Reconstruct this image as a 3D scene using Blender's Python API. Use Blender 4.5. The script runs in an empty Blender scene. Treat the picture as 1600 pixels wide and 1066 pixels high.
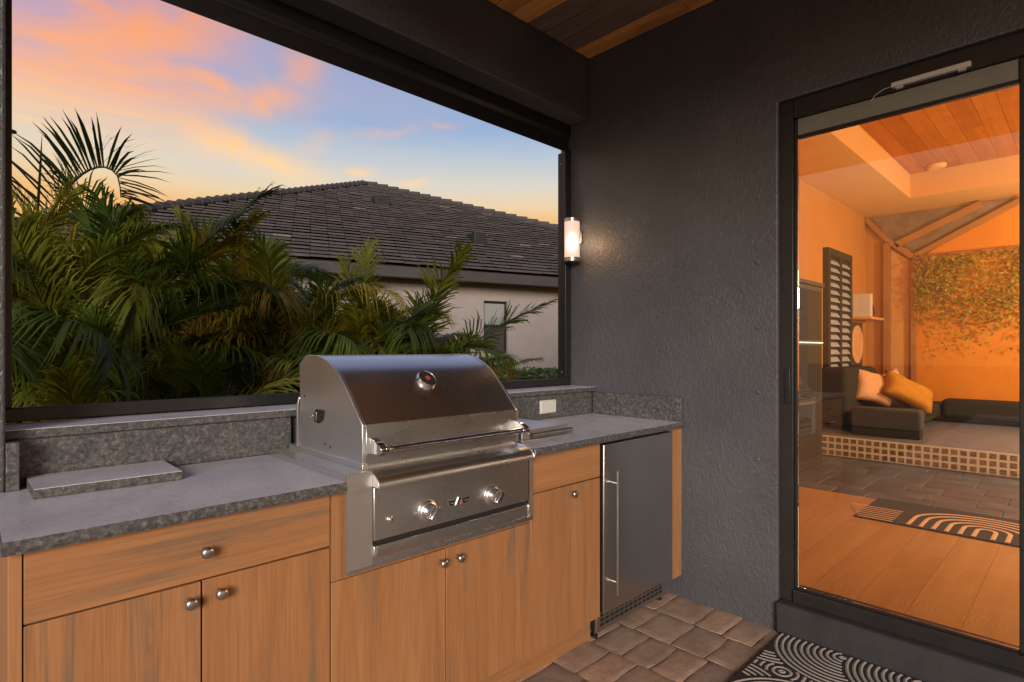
import bpy, bmesh, math, random
from mathutils import Vector, Matrix, Euler
R = math.radians
random.seed(7)
sc = bpy.context.scene
col = sc.collection
# ------------------------------------------------------------------ camera
cam = bpy.data.cameras.new('camera'); cam_o = bpy.data.objects.new('camera', cam); col.objects.link(cam_o)
cam.sensor_width = 36; cam.lens = 883.58/1600*36; cam.shift_y = 12.8/1600
cam.clip_start = 0.02; cam.clip_end = 2000
cam_o.location = (0, 0, 1.2918); cam_o.rotation_euler = (R(90), 0, R(-44.232))
sc.camera = cam_o
# ------------------------------------------------------------------ world
SUN_EL, SUN_AZ = 15, 226      # compass-like: direction the light comes from, degrees from +Y towards +X
sd = Vector((math.sin(R(SUN_AZ))*math.cos(R(SUN_EL)), math.cos(R(SUN_AZ))*math.cos(R(SUN_EL)), math.sin(R(SUN_EL))))
w = bpy.data.worlds.new('World'); sc.world = w; w.use_nodes = True
def build_world():
    nt = w.node_tree; nt.nodes.clear(); N = nt.nodes.new; L = nt.links.new
    def math_(op, a, b=None, c=None, clamp=False):
        n = N('ShaderNodeMath'); n.operation = op; n.use_clamp = clamp
        for i, v in enumerate((a, b, c)):
            if v is None: continue
            if isinstance(v, (int, float)): n.inputs[i].default_value = v
            else: L(v, n.inputs[i])
        return n.outputs[0]
    def dot(v, c):
        n = N('ShaderNodeVectorMath'); n.operation = 'DOT_PRODUCT'; L(v, n.inputs[0]); n.inputs[1].default_value = c
        return n.outputs['Value']
    def mix(f, a, b):
        n = N('ShaderNodeMix'); n.data_type = 'RGBA'
        for s, v in (('Factor', f), ('A', a), ('B', b)):
            i = [q for q in n.inputs if q.name == s and q.type == ('VALUE' if s == 'Factor' else 'RGBA')][0]
            if isinstance(v, (int, float, tuple)): i.default_value = v if not isinstance(v, tuple) else (*v, 1)
            else: L(v, i)
        return [q for q in n.outputs if q.type == 'RGBA'][0]
    def ramp(f, stops):
        n = N('ShaderNodeValToRGB'); L(f, n.inputs[0]); e = n.color_ramp.elements
        while len(e) < len(stops): e.new(0.5)
        for q, (p, c) in zip(e, stops): q.position = p; q.color = (*c, 1) if len(c) == 3 else c
        return n.outputs[0]
    tc = N('ShaderNodeTexCoord'); d = tc.outputs['Generated']
    sep = N('ShaderNodeSeparateXYZ'); L(d, sep.inputs[0]); z = sep.outputs['Z']
    base = ramp(z, [(0.0, (.66, .30, .12)), (.15, (.86, .40, .12)), (.215, (.93, .50, .16)), (.245, (.87, .66, .40)), (.275, (.74, .68, .58)), (.32, (.50, .58, .66)),
                    (.36, (.33, .45, .68)), (.45, (.30, .38, .62)), (.65, (.24, .28, .46)), (1.0, (.17, .2, .34))])
    sky = N('ShaderNodeTexSky'); sky.sky_type = 'NISHITA'; sky.sun_disc = False
    sky.sun_elevation = R(SUN_EL); sky.sun_rotation = R(SUN_AZ)
    sk = N('ShaderNodeVectorMath'); sk.operation = 'SCALE'; L(sky.outputs[0], sk.inputs[0]); sk.inputs['Scale'].default_value = 0.05
    base = mix(0.12, base, sk.outputs[0])
    # cloud coordinates on a flat layer above
    zz = math_('MAXIMUM', math_('ADD', z, 0.10), 0.05)
    dv = N('ShaderNodeVectorMath'); dv.operation = 'DIVIDE'; L(d, dv.inputs[0])
    cz = N('ShaderNodeCombineXYZ'); [L(zz, cz.inputs[i]) for i in range(3)]; L(cz.outputs[0], dv.inputs[1])
    mp = N('ShaderNodeMapping'); L(dv.outputs[0], mp.inputs[0]); mp.inputs['Rotation'].default_value = (0, 0, R(28)); mp.inputs['Scale'].default_value = (.9, 2.3, .0)
    mp.inputs['Location'].default_value = (3.1, 1.7, 0)
    nz = N('ShaderNodeTexNoise'); L(mp.outputs[0], nz.inputs['Vector']); nz.inputs['Scale'].default_value = 1.5; nz.inputs['Detail'].default_value = 10; nz.inputs['Roughness'].default_value = .64; nz.inputs['Distortion'].default_value = .7
    noise = nz.outputs[0]
    veil = math_('SMOOTHSTEP' if False else 'MULTIPLY_ADD', dot(d, (.0, .902, .432)), 20.0, -18.85, clamp=True)
    veil = math_('MULTIPLY', veil, math_('MULTIPLY_ADD', z, 16.0, -4.0, clamp=True))
    # soft bank of veil towards the sunset side, thin elsewhere
    m0 = math_('MULTIPLY', ramp(noise, [(.42, (0, 0, 0)), (.62, (1, 1, 1))]), math_('MULTIPLY_ADD', veil, .85, .07))
    veil_c = ramp(z, [(.20, (.93, .66, .28)), (.29, (.93, .60, .30)), (.345, (.87, .45, .28)), (.40, (.70, .36, .35)), (.46, (.53, .32, .42)), (.8, (.33, .25, .36))])
    c = mix(math_('MULTIPLY', veil, .66), base, veil_c)
    hot_c = ramp(z, [(.22, (.98, .70, .32)), (.30, (.97, .62, .32)), (.36, (.94, .43, .21)), (.46, (.85, .33, .18)), (.8, (.5, .28, .25))])
    c = mix(math_('MULTIPLY', m0, 1.0), c, hot_c)
    # separate wisps
    nz2 = N('ShaderNodeTexNoise'); L(d, nz2.inputs['Vector']); nz2.inputs['Scale'].default_value = 9; nz2.inputs['Detail'].default_value = 8; nz2.inputs['Roughness'].default_value = .62; nz2.inputs['Distortion'].default_value = .8
    wn = ramp(nz2.outputs[0], [(.32, (0, 0, 0)), (.66, (1, 1, 1))])
    wd = N('ShaderNodeVectorMath'); wd.operation = 'MULTIPLY_ADD'; L(nz2.outputs[1], wd.inputs[0]); wd.inputs[1].default_value = (.07, .07, .05); wd.inputs[2].default_value = (-.035, -.035, -.025)
    wa = N('ShaderNodeVectorMath'); wa.operation = 'ADD'; L(d, wa.inputs[0]); L(wd.outputs[0], wa.inputs[1])
    blobs = [((.325, .898, .296), .095, .024, -.28, .95), ((.315, .871, .372), .075, .022, .18, .8), ((.258, .887, .384), .10, .014, -.12, .8), ((.374, .827, .421), .035, .03, .9, .5),
             ((.193, .882, .43), .11, .03, .45, .85), ((.464, .837, .29), .022, .006, 0, .7), ((.545, .79, .279), .02, .006, .1, .6), ((.562, .742, .367), .03, .007, .1, .4), ((.50, .82, .36), .06, .008, .12, .3),
             ((.40, .865, .33), .03, .016, .6, .45)]
    tot = None
    for cc, a, b, rot, amp in blobs:
        cv = Vector(cc).normalized(); ex = Vector((cv.y, -cv.x, 0)).normalized(); ez = ex.cross(cv); ez = ez if ez.z > 0 else -ez
        ax = ex*math.cos(rot) + ez*math.sin(rot); az = -ex*math.sin(rot) + ez*math.cos(rot)
        q1 = math_('MULTIPLY_ADD', dot(wa.outputs[0], tuple(ax)), 1/a, -cv.dot(ax)/a); q2 = math_('MULTIPLY_ADD', dot(wa.outputs[0], tuple(az)), 1/b, -cv.dot(az)/b)
        rr = math_('ADD', math_('MULTIPLY', q1, q1), math_('MULTIPLY', q2, q2))
        g = math_('MULTIPLY', math_('EXPONENT', math_('MULTIPLY', rr, -1.0)), amp)
        tot = g if tot is None else math_('MAXIMUM', tot, g)
    front = math_('GREATER_THAN', dot(d, (.4, .8, .3)), 0.2)
    c = mix(math_('MULTIPLY', math_('MULTIPLY', tot, front), math_('MULTIPLY_ADD', wn, 1.0, .45), clamp=True), c, hot_c)
    bg = N('ShaderNodeBackground'); L(c, bg.inputs[0]); bg.inputs[1].default_value = 1.1
    out = N('ShaderNodeOutputWorld'); L(bg.outputs[0], out.inputs[0])
build_world()
# ------------------------------------------------------------------ sun, exposure
sun = bpy.data.lights.new('sun', 'SUN'); sun.energy = 3.3; sun.angle = R(22); sun.color = (1, .92, .83)
sun_o = bpy.data.objects.new('sun', sun); col.objects.link(sun_o); sun_o.rotation_euler = (-sd).to_track_quat('-Z', 'Y').to_euler(); sun_o.location = sd*30
sc.view_settings.view_transform = 'Standard'; sc.view_settings.look = 'None'; sc.view_settings.exposure = 0; sc.view_settings.gamma = 1
sc.render.engine = 'CYCLES'; sc.cycles.use_denoising = True; sc.cycles.max_bounces = 8; sc.cycles.transparent_max_bounces = 24
sc.cycles.caustics_reflective = False; sc.cycles.caustics_refractive = False; sc.cycles.sample_clamp_indirect = 4
# ------------------------------------------------------------------ helpers
def tag(o, label=None, cat=None, group=None, kind=None):
    if label: o['label'] = label
    if cat: o['category'] = cat
    if group: o['group'] = group
    if kind: o['kind'] = kind
    return o
def thing(name, label, cat, loc=(0, 0, 0), group=None):
    o = bpy.data.objects.new(name, None); o.location = loc; o.empty_display_size = .05; col.objects.link(o)
    return tag(o, label, cat, group)
def wloc(p):
    v = Vector((0, 0, 0))
    while p is not None: v = v + Vector(p.location); p = p.parent
    return v
class MB:
    def __init__(s): s.v = []; s.f = []
    def add(s, vs, fs):
        b = len(s.v); s.v += [tuple(q) for q in vs]; s.f += [tuple(b+i for i in f) for f in fs]; return s
    def box(s, x0, x1, y0, y1, z0, z1):
        return s.add([(x0, y0, z0), (x1, y0, z0), (x1, y1, z0), (x0, y1, z0), (x0, y0, z1), (x1, y0, z1), (x1, y1, z1), (x0, y1, z1)],
                     [(0, 3, 2, 1), (4, 5, 6, 7), (0, 1, 5, 4), (1, 2, 6, 5), (2, 3, 7, 6), (3, 0, 4, 7)])
    def prism(s, prof, axis, a0, a1):
        n = len(prof)
        f = {'x': lambda p, a: (a, p[0], p[1]), 'y': lambda p, a: (p[0], a, p[1]), 'z': lambda p, a: (p[0], p[1], a)}[axis]
        return s.add([f(p, a0) for p in prof] + [f(p, a1) for p in prof], [tuple(range(n))[::-1], tuple(range(n, 2*n))] + [(i, (i+1) % n, n+(i+1) % n, n+i) for i in range(n)])
    def tube(s, pts, r, seg=10, caps=True):
        pts = [Vector(p) for p in pts]; rs = r if isinstance(r, (list, tuple)) else [r]*len(pts); rings = []
        up = Vector((0, 0, 1))
        for i, p in enumerate(pts):
            t = (pts[min(i+1, len(pts)-1)] - pts[max(i-1, 0)]).normalized()
            a = t.cross(up); a = a if a.length > 1e-3 else t.cross(Vector((1, 0, 0))); a.normalize(); b = t.cross(a)
            rings.append([p + (a*math.cos(k*2*math.pi/seg) + b*math.sin(k*2*math.pi/seg))*rs[i] for k in range(seg)])
        vs = [q for ring in rings for q in ring]; fs = []
        for i in range(len(pts)-1):
            for k in range(seg): fs.append((i*seg+k, i*seg+(k+1) % seg, (i+1)*seg+(k+1) % seg, (i+1)*seg+k))
        if caps: fs += [tuple(range(seg))[::-1], tuple((len(pts)-1)*seg+k for k in range(seg))]
        return s.add(vs, fs)
    def lathe(s, o, axis, prof, seg=24):      # prof: (distance along axis, radius)
        o = Vector(o); t = Vector(axis).normalized(); a = t.cross(Vector((0, 0, 1))); a = a if a.length > 1e-3 else Vector((1, 0, 0)); a.normalize(); b = t.cross(a)
        vs = []; fs = []
        for h, r in prof: vs += [o + t*h + (a*math.cos(k*2*math.pi/seg) + b*math.sin(k*2*math.pi/seg))*max(r, 1e-5) for k in range(seg)]
        for i in range(len(prof)-1):
            for k in range(seg): fs.append((i*seg+k, i*seg+(k+1) % seg, (i+1)*seg+(k+1) % seg, (i+1)*seg+k))
        fs += [tuple(range(seg))[::-1], tuple((len(prof)-1)*seg+k for k in range(seg))]
        return s.add(vs, fs)
    def quad(s, a, b, c, d): return s.add([a, b, c, d], [(0, 1, 2, 3)])
    def build(s, name, mat, parent=None, bevel=0, smooth=None, label=None, cat=None, group=None, kind=None, seg=2):
        me = bpy.data.meshes.new(name); o0 = wloc(parent)
        me.from_pydata([tuple(Vector(v)-o0) for v in s.v], [], s.f); me.update()
        bm = bmesh.new(); bm.from_mesh(me); bmesh.ops.recalc_face_normals(bm, faces=bm.faces); bm.to_mesh(me); bm.free()
        if smooth: me.shade_smooth(); me.set_sharp_from_angle(angle=R(smooth))
        o = bpy.data.objects.new(name, me); col.objects.link(o); me.materials.append(MT[mat])
        if parent: o.parent = parent
        if bevel:
            m = o.modifiers.new('bevel', 'BEVEL'); m.width = bevel; m.segments = seg; m.limit_method = 'ANGLE'; m.angle_limit = R(40)
            if not smooth: me.shade_smooth(); me.set_sharp_from_angle(angle=R(20))
            if seg > 1: m.harden_normals = False
        return tag(o, label, cat, group, kind)
def box(name, mat, b, parent=None, bevel=0, **k): return MB().box(*b).build(name, mat, parent, bevel, **k)
# ------------------------------------------------------------------ materials
MT = {}
class NT:
    def __init__(s, name):
        s.m = bpy.data.materials.new(name); s.m.use_nodes = True; s.t = s.m.node_tree; s.t.nodes.clear(); MT[name] = s.m
        s.out = s.N('ShaderNodeOutputMaterial')
    def N(s, t): return s.t.nodes.new(t)
    def L(s, a, b): s.t.links.new(a, b)
    def setv(s, i, v):
        if v is None: return
        if hasattr(v, 'is_linked') or hasattr(v, 'links'): s.L(v, i)
        elif isinstance(v, tuple) and i.type == 'RGBA' and len(v) == 3: i.default_value = (*v, 1)
        else: i.default_value = v
    def coord(s, scale=(1, 1, 1), kind='Object', rnd=0, rot=(0, 0, 0)):
        tc = s.N('ShaderNodeTexCoord'); v = tc.outputs[kind]
        if rnd:
            oi = s.N('ShaderNodeObjectInfo'); sc_ = s.N('ShaderNodeMath'); sc_.operation = 'MULTIPLY'; s.L(oi.outputs['Random'], sc_.inputs[0]); sc_.inputs[1].default_value = rnd
            ad = s.N('ShaderNodeVectorMath'); ad.operation = 'ADD'; s.L(v, ad.inputs[0]); s.L(sc_.outputs[0], ad.inputs[1]); v = ad.outputs[0]
        mp = s.N('ShaderNodeMapping'); s.L(v, mp.inputs[0]); mp.inputs['Scale'].default_value = scale; mp.inputs['Rotation'].default_value = rot
        return mp.outputs[0]
    def noise(s, vec, scale, detail=4, rough=.55, dist=0, out=0):
        n = s.N('ShaderNodeTexNoise'); s.L(vec, n.inputs['Vector']); n.inputs['Scale'].default_value = scale; n.inputs['Detail'].default_value = detail
        n.inputs['Roughness'].default_value = rough; n.inputs['Distortion'].default_value = dist; return n.outputs[out]
    def voro(s, vec, scale, feature='F1', out='Distance'):
        n = s.N('ShaderNodeTexVoronoi'); n.feature = feature; s.L(vec, n.inputs['Vector']); n.inputs['Scale'].default_value = scale; return n.outputs[out]
    def ramp(s, f, stops, interp='LINEAR'):
        n = s.N('ShaderNodeValToRGB'); s.L(f, n.inputs[0]); n.color_ramp.interpolation = interp; e = n.color_ramp.elements
        while len(e) < len(stops): e.new(.5)
        for q, (p, c) in zip(e, stops): q.position = p; q.color = (*c, 1) if isinstance(c, tuple) else (c, c, c, 1)
        return n.outputs[0]
    def mix(s, f, a, b, mode='MIX'):
        n = s.N('ShaderNodeMix'); n.data_type = 'RGBA'; n.blend_type = mode
        g = lambda nm, ty: [q for q in n.inputs if q.name == nm and q.type == ty][0]
        s.setv(g('Factor', 'VALUE'), f); s.setv(g('A', 'RGBA'), a); s.setv(g('B', 'RGBA'), b)
        return [q for q in n.outputs if q.type == 'RGBA'][0]
    def math(s, op, a, b=None):
        n = s.N('ShaderNodeMath'); n.operation = op; s.setv(n.inputs[0], a); s.setv(n.inputs[1], b); return n.outputs[0]
    def rand(s): return s.N('ShaderNodeObjectInfo').outputs['Random']
    def bump(s, h, strength=.3, dist=.01):
        n = s.N('ShaderNodeBump'); n.inputs['Strength'].default_value = strength; n.inputs['Distance'].default_value = dist; s.L(h, n.inputs['Height']); return n.outputs[0]
    def pbr(s, base, rough=.5, metal=0, normal=None, spec=None, **kw):
        b = s.N('ShaderNodeBsdfPrincipled'); s.setv(b.inputs['Base Color'], base); s.setv(b.inputs['Roughness'], rough); s.setv(b.inputs['Metallic'], metal)
        if normal is not None: s.L(normal, b.inputs['Normal'])
        if spec is not None: s.setv(b.inputs['Specular IOR Level'], spec)
        for k, v in kw.items(): s.setv(b.inputs[k.replace('_', ' ')], v)
        s.L(b.outputs[0], s.out.inputs[0]); return b
def plain(name, c, rough=.5, metal=0, **kw): n = NT(name); n.pbr(c, rough, metal, **kw)
def noisy(name, c1, c2, scale=8, rough=.6, metal=0, bump=0, bscale=60, rnd=5, detail=5, coord='Object'):
    n = NT(name); v = n.coord(rnd=rnd, kind=coord); c = n.ramp(n.noise(v, scale, detail), [(.3, c1), (.7, c2)])
    n.pbr(c, rough, metal, n.bump(n.noise(v, bscale, 4), bump, .004) if bump else None)
# stucco: satin charcoal paint over skip-trowel relief
n = NT('stucco'); v = n.coord()
wv = n.noise(v, 16, 3, .5, 0, 1); ad = n.N('ShaderNodeVectorMath'); ad.operation = 'MULTIPLY_ADD'; n.L(wv, ad.inputs[0]); ad.inputs[1].default_value = (.05, .05, .05); n.L(v, ad.inputs[2])
v2 = n.N('ShaderNodeMapping'); n.L(ad.outputs[0], v2.inputs[0]); v2.inputs['Scale'].default_value = (1, 1, .62)
h1 = n.ramp(n.noise(v2.outputs[0], 46, 2, .45, 1.4), [(.44, 0.0), (.58, 1.0)]); h2 = n.noise(v, 14, 3, .5)
hh = n.math('ADD', n.math('MULTIPLY', h1, n.ramp(n.noise(v, 4, 3), [(.35, .55), (.62, 1.0)])), n.math('MULTIPLY', h2, .5))
n.pbr(n.ramp(n.noise(v, 2.2, 6, .6), [(.3, (.068, .069, .075)), (.7, (.092, .093, .100))]), n.ramp(n.noise(v, 3, 4), [(.3, .40), (.7, .52)]), 0, n.bump(hh, .40, .005), spec=.62)
# stone
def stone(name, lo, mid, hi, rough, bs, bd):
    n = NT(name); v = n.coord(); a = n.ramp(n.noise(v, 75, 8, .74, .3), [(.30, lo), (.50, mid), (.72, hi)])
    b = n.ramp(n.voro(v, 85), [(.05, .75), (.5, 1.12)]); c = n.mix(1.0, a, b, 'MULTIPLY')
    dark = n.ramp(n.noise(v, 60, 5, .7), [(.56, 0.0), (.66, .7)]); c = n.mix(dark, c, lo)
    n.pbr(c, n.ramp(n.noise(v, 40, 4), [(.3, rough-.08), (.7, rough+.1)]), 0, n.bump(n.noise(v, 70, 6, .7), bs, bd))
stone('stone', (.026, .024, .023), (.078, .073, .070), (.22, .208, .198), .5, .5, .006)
n = NT('stone_skylit'); v = n.coord()  # same stone, sky light on the tops put into a paler colour
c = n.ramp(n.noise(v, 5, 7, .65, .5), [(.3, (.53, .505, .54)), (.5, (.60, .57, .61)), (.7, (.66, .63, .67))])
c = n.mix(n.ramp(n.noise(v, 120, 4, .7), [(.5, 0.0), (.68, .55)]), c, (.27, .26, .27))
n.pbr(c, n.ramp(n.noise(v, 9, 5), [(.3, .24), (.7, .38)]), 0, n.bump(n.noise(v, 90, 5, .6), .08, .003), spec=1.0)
# wood with streaks; grain along local z (doors) or x (drawers)
def wood(name, axis):
    n = NT(name); S = {'z': (1, 1, .055), 'x': (.055, 1, 1), 'y': (1, .055, 1)}[axis]
    v = n.coord(S, rnd=17); vf = n.coord(tuple(.018 if q < 1 else 1.0 for q in S), rnd=9)
    base = n.ramp(n.noise(v, 14, 5, .6, .6), [(.28, (.305, .130, .049)), (.5, (.37, .164, .063)), (.75, (.43, .202, .083))])
    streak = n.ramp(n.noise(v, 26, 6, .66, 1.2), [(.47, 0.0), (.57, .40), (.70, .9)]); broad = n.ramp(n.noise(n.coord(tuple(q*4 if q < 1 else 1 for q in S), rnd=31), 7, 3), [(.42, 0.05), (.60, 1.0)])
    c = n.mix(n.math('MULTIPLY', streak, broad), base, (.165, .12, .080))
    fine = n.noise(vf, 240, 3, .65); c = n.mix(.30, c, n.ramp(fine, [(.35, .55), (.65, 1.25)]), 'MULTIPLY')
    n.pbr(c, .50, 0, n.bump(fine, .10, .002), spec=.35)
wood('wood_door', 'z'); wood('wood_drawer', 'x')
plain('cabinet_inside', (.03, .02, .015), .8)
# metals
def steel(name, c, rough, S, bump=.05):
    n = NT(name); v = n.coord(S); f = n.noise(v, 60, 4, .7); sm = n.noise(n.coord(), 6, 4, .6)
    n.pbr(n.ramp(n.noise(n.coord(), 2.5, 3), [(.3, tuple(q*.9 for q in c)), (.7, c)]), n.ramp(sm, [(.3, rough-.01), (.7, rough+.025)]), 1, n.bump(f, bump, .001))
steel('steel', (.72, .705, .69), .27, (.03, 1, 1)); steel('steel_side', (.78, .76, .735), .38, (1, .03, 1)); steel('steel_door', (.56, .545, .53), .30, (1, 1, .03), .04)
plain('chrome', (.78, .76, .74), .09, 1); noisy('nickel', (.40, .36, .33), (.5, .46, .42), 30, .30, 1); plain('dark_hole', (.008, .008, .008), .7)
noisy('black_metal', (.010, .010, .010), (.017, .016, .016), 20, .38, 0, .05, 200); plain('black_plastic', (.012, .012, .012), .5); plain('dial', (.03, .022, .02), .25); plain('badge_red', (.35, .07, .05), .35); plain('dial_grey', (.14, .14, .15), .4)
noisy('frame_bronze', (.016, .015, .014), (.024, .022, .02), 12, .42, 0, .05, 160); noisy('rail_grey', (.20, .20, .16), (.24, .235, .19), 10, .5); plain('white_plastic', (.62, .58, .52), .45)
# pavers
n = NT('paver'); v = n.coord(rnd=20); r_ = n.rand()
b_ = n.ramp(r_, [(0, (.38, .25, .18)), (.35, (.46, .30, .21)), (.7, (.54, .335, .22)), (1, (.30, .215, .17))])
c = n.mix(1.0, b_, n.ramp(n.noise(v, 9, 7, .65), [(.25, .62), (.75, 1.25)]), 'MULTIPLY'); c = n.mix(n.ramp(n.noise(v, 90, 4, .7), [(.6, 0.0), (.8, .5)]), c, (.09, .075, .065))
n.pbr(c, .72, 0, n.bump(n.noise(v, 55, 6, .65), .35, .006))
noisy('deck', (.36, .31, .26), (.47, .41, .35), 3, .8, 0, .3, 60, 0)
noisy('sand', (.12, .09, .07), (.19, .145, .11), 40, .95, 0, .5, 120)
n = NT('plank'); v = n.coord((1, .07, 1), rnd=13); b_ = n.N('ShaderNodeObjectInfo').outputs['Color']
c = n.mix(1.0, b_, n.ramp(n.noise(v, 16, 6, .65, .8), [(.25, .55), (.75, 1.3)]), 'MULTIPLY'); c = n.mix(n.ramp(n.noise(n.coord((1, .3, 1), rnd=5), 6, 4), [(.55, 0.0), (.72, .5)]), c, (.12, .075, .045))
n.pbr(c, .6, 0, n.bump(n.noise(v, 60, 4), .15, .003))
# mats
noisy('mat_dark', (.022, .014, .012), (.035, .024, .020), 150, .95, 0, .5, 300); noisy('mat_cream', (.42, .36, .31), (.52, .46, .40), 160, .95, 0, .5, 300)
# glass: real pane with clear transmission and a mirror-like part that grows at grazing angles
n = NT('glass'); fr = n.N('ShaderNodeFresnel'); fr.inputs[0].default_value = 1.62; tr = n.N('ShaderNodeBsdfTransparent'); tr.inputs[0].default_value = (.97, .96, .94, 1)
gl = n.N('ShaderNodeBsdfGlossy'); gl.inputs['Roughness'].default_value = .012; mx = n.N('ShaderNodeMixShader'); n.L(fr.outputs[0], mx.inputs[0]); n.L(tr.outputs[0], mx.inputs[1]); n.L(gl.outputs[0], mx.inputs[2]); n.L(mx.outputs[0], n.out.inputs[0])
n = NT('frosted_lit'); e = n.N('ShaderNodeEmission'); lw = n.N('ShaderNodeLayerWeight'); lw.inputs[0].default_value = .5
sp = n.N('ShaderNodeSeparateXYZ'); n.L(n.coord(), sp.inputs[0]); hz = n.math('MULTIPLY', n.math('ADD', sp.outputs['Z'], .012), 26.0); hot = n.math('EXPONENT', n.math('MULTIPLY', n.math('MULTIPLY', hz, hz), -1.0))
hot = n.math('MULTIPLY', hot, n.math('POWER', n.math('SUBTRACT', 1.0, lw.outputs['Facing']), 3.0))
n.L(n.ramp(lw.outputs['Facing'], [(0, (1.0, .76, .58)), (.7, (.95, .58, .42))]), e.inputs[0]); n.L(n.math('ADD', n.math('MULTIPLY', hot, 3.4), .98), e.inputs[1]); n.L(e.outputs[0], n.out.inputs[0])
n = NT('bulb'); e = n.N('ShaderNodeEmission'); e.inputs[0].default_value = (1, .78, .5, 1); e.inputs[1].default_value = 14; n.L(e.outputs[0], n.out.inputs[0])
# outdoors
noisy('lawn', (.018, .03, .008), (.05, .07, .02), 1.5, .95, 0, .6, 30, 0)
n = NT('roof_tile'); at = n.N('ShaderNodeAttribute'); at.attribute_name = 'tint'; v = n.coord()
c = n.ramp(at.outputs['Fac'], [(0, (.050, .040, .038)), (.5, (.075, .061, .056)), (.85, (.105, .086, .078)), (1, (.17, .14, .125))])
n.pbr(n.mix(1.0, c, n.ramp(n.noise(v, 7, 6, .7), [(.3, .7), (.7, 1.2)]), 'MULTIPLY'), .8)
noisy('curb_dark', (.028, .027, .028), (.045, .043, .044), 9, .6, 0, .35, 70)  # darker and smoother than the wall stucco
noisy('fascia', (.046, .038, .036), (.058, .048, .045), 4, .6); noisy('house_wall', (.33, .285, .26), (.37, .32, .295), 3, .9, 0, .4, 90, 0)
plain('window_pane', (.05, .05, .05), .12); plain('window_panel', (.30, .30, .29), .6); noisy('roof_vent', (.010, .010, .010), (.016, .016, .016), 6, .6)
def leafmat(name, ramp_, trans=.45):
    n = NT(name); r_ = n.rand(); at = n.N('ShaderNodeAttribute'); at.attribute_name = 'tint'
    c = n.mix(1.0, n.ramp(r_, ramp_), n.ramp(at.outputs['Fac'], [(0, .55), (1, 1.35)]), 'MULTIPLY')
    d = n.N('ShaderNodeBsdfPrincipled'); n.setv(d.inputs['Base Color'], c); d.inputs['Roughness'].default_value = .42; d.inputs['Specular IOR Level'].default_value = .35
    t = n.N('ShaderNodeBsdfTranslucent'); n.L(n.mix(1.0, c, (1.25, 1.2, .6), 'MULTIPLY'), t.inputs[0]); mx = n.N('ShaderNodeMixShader'); mx.inputs[0].default_value = trans
    n.L(d.outputs[0], mx.inputs[1]); n.L(t.outputs[0], mx.inputs[2]); n.L(mx.outputs[0], n.out.inputs[0])
leafmat('frond', [(0, (.050, .086, .013)), (.30, (.098, .138, .016)), (.55, (.180, .196, .02)), (.80, (.30, .27, .026)), (.95, (.38, .26, .03)), (1, (.21, .13, .045))])
leafmat('frond_silhouette', [(0, (.010, .018, .006)), (1, (.022, .032, .008))], .25)  # backlit silhouette put into the leaf colour
noisy('cane', (.10, .085, .03), (.16, .10, .035), 8, .6); leafmat('hedge_leaf', [(0, (.06, .12, .02)), (1, (.09, .15, .03))], .2)
# interior: warm glow put into wall and floor colours, blue added to greys
noisy('peach_wall', (.72, .36, .105), (.76, .39, .12), 2, .8); noisy('orange_wall', (.56, .24, .045), (.62, .28, .06), 2, .75); noisy('ceiling_warm', (.78, .43, .15), (.80, .45, .165), 2, .8)
n = NT('floor_wood'); v = n.coord((.06, 1, 1), rnd=11); r_ = n.rand()
n.pbr(n.mix(1.0, n.ramp(r_, [(0, (.42, .235, .090)), (1, (.49, .29, .12))]), n.ramp(n.noise(v, 9, 6, .6, .7), [(.25, .78), (.75, 1.14)]), 'MULTIPLY'), .33, 0)
n = NT('tray_plank'); v = n.coord((.05, 1, 1), rnd=11); r_ = n.rand()
n.pbr(n.mix(1.0, n.ramp(r_, [(0, (.46, .135, .018)), (1, (.58, .19, .03))]), n.ramp(n.noise(v, 12, 6, .65, .7), [(.25, .7), (.75, 1.2)]), 'MULTIPLY'), .5, 0)
noisy('amber_glow', (.74, .25, .012), (.82, .31, .018), 1.5, .7)
leafmat('amber_leaf', [(0, (.42, .30, .015)), (1, (.48, .36, .02))], .3)
noisy('sofa', (.022, .018, .013), (.04, .032, .022), 60, .9); noisy('pillow_peach', (.74, .42, .21), (.80, .48, .26), 30, .9); noisy('pillow_mustard', (.50, .22, .01), (.58, .27, .015), 30, .9)
noisy('ottoman', (.055, .055, .06), (.08, .078, .085), 40, .9); noisy('dark_cabinet', (.045, .038, .03), (.06, .05, .04), 10, .5); plain('shutter_white', (.42, .50, .60), .5); plain('shutter_dark', (.012, .014, .014), .5)
noisy('slate', (.06, .068, .088), (.125, .135, .165), 3, .45); plain('grout', (.80, .78, .66), .8); noisy('grey_ledge', (.13, .145, .18), (.18, .195, .235), 6, .5)
n = NT('mosaic'); r_ = n.voro(n.coord(), 26, 'F1', 'Color'); n.pbr(n.ramp(r_, [(.2, (.30, .14, .05)), (.5, (.36, .22, .09)), (.8, (.14, .11, .06))]), .35)
plain('grout_dark', (.07, .065, .065), .9); noisy('beam_brown', (.40, .17, .045), (.46, .20, .055), 3, .6); noisy('smoky_pane', (.20, .13, .09), (.34, .24, .18), 6, .3)
noisy('rug_dark', (.03, .027, .028), (.05, .045, .045), 90, .95); noisy('rug_cream', (.62, .40, .22), (.7, .46, .27), 90, .95); plain('book', (.75, .70, .62), .6)
n = NT('lamp_glow'); e = n.N('ShaderNodeEmission'); e.inputs[0].default_value = (1, .6, .28, 1); e.inputs[1].default_value = 6; n.L(e.outputs[0], n.out.inputs[0])
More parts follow.
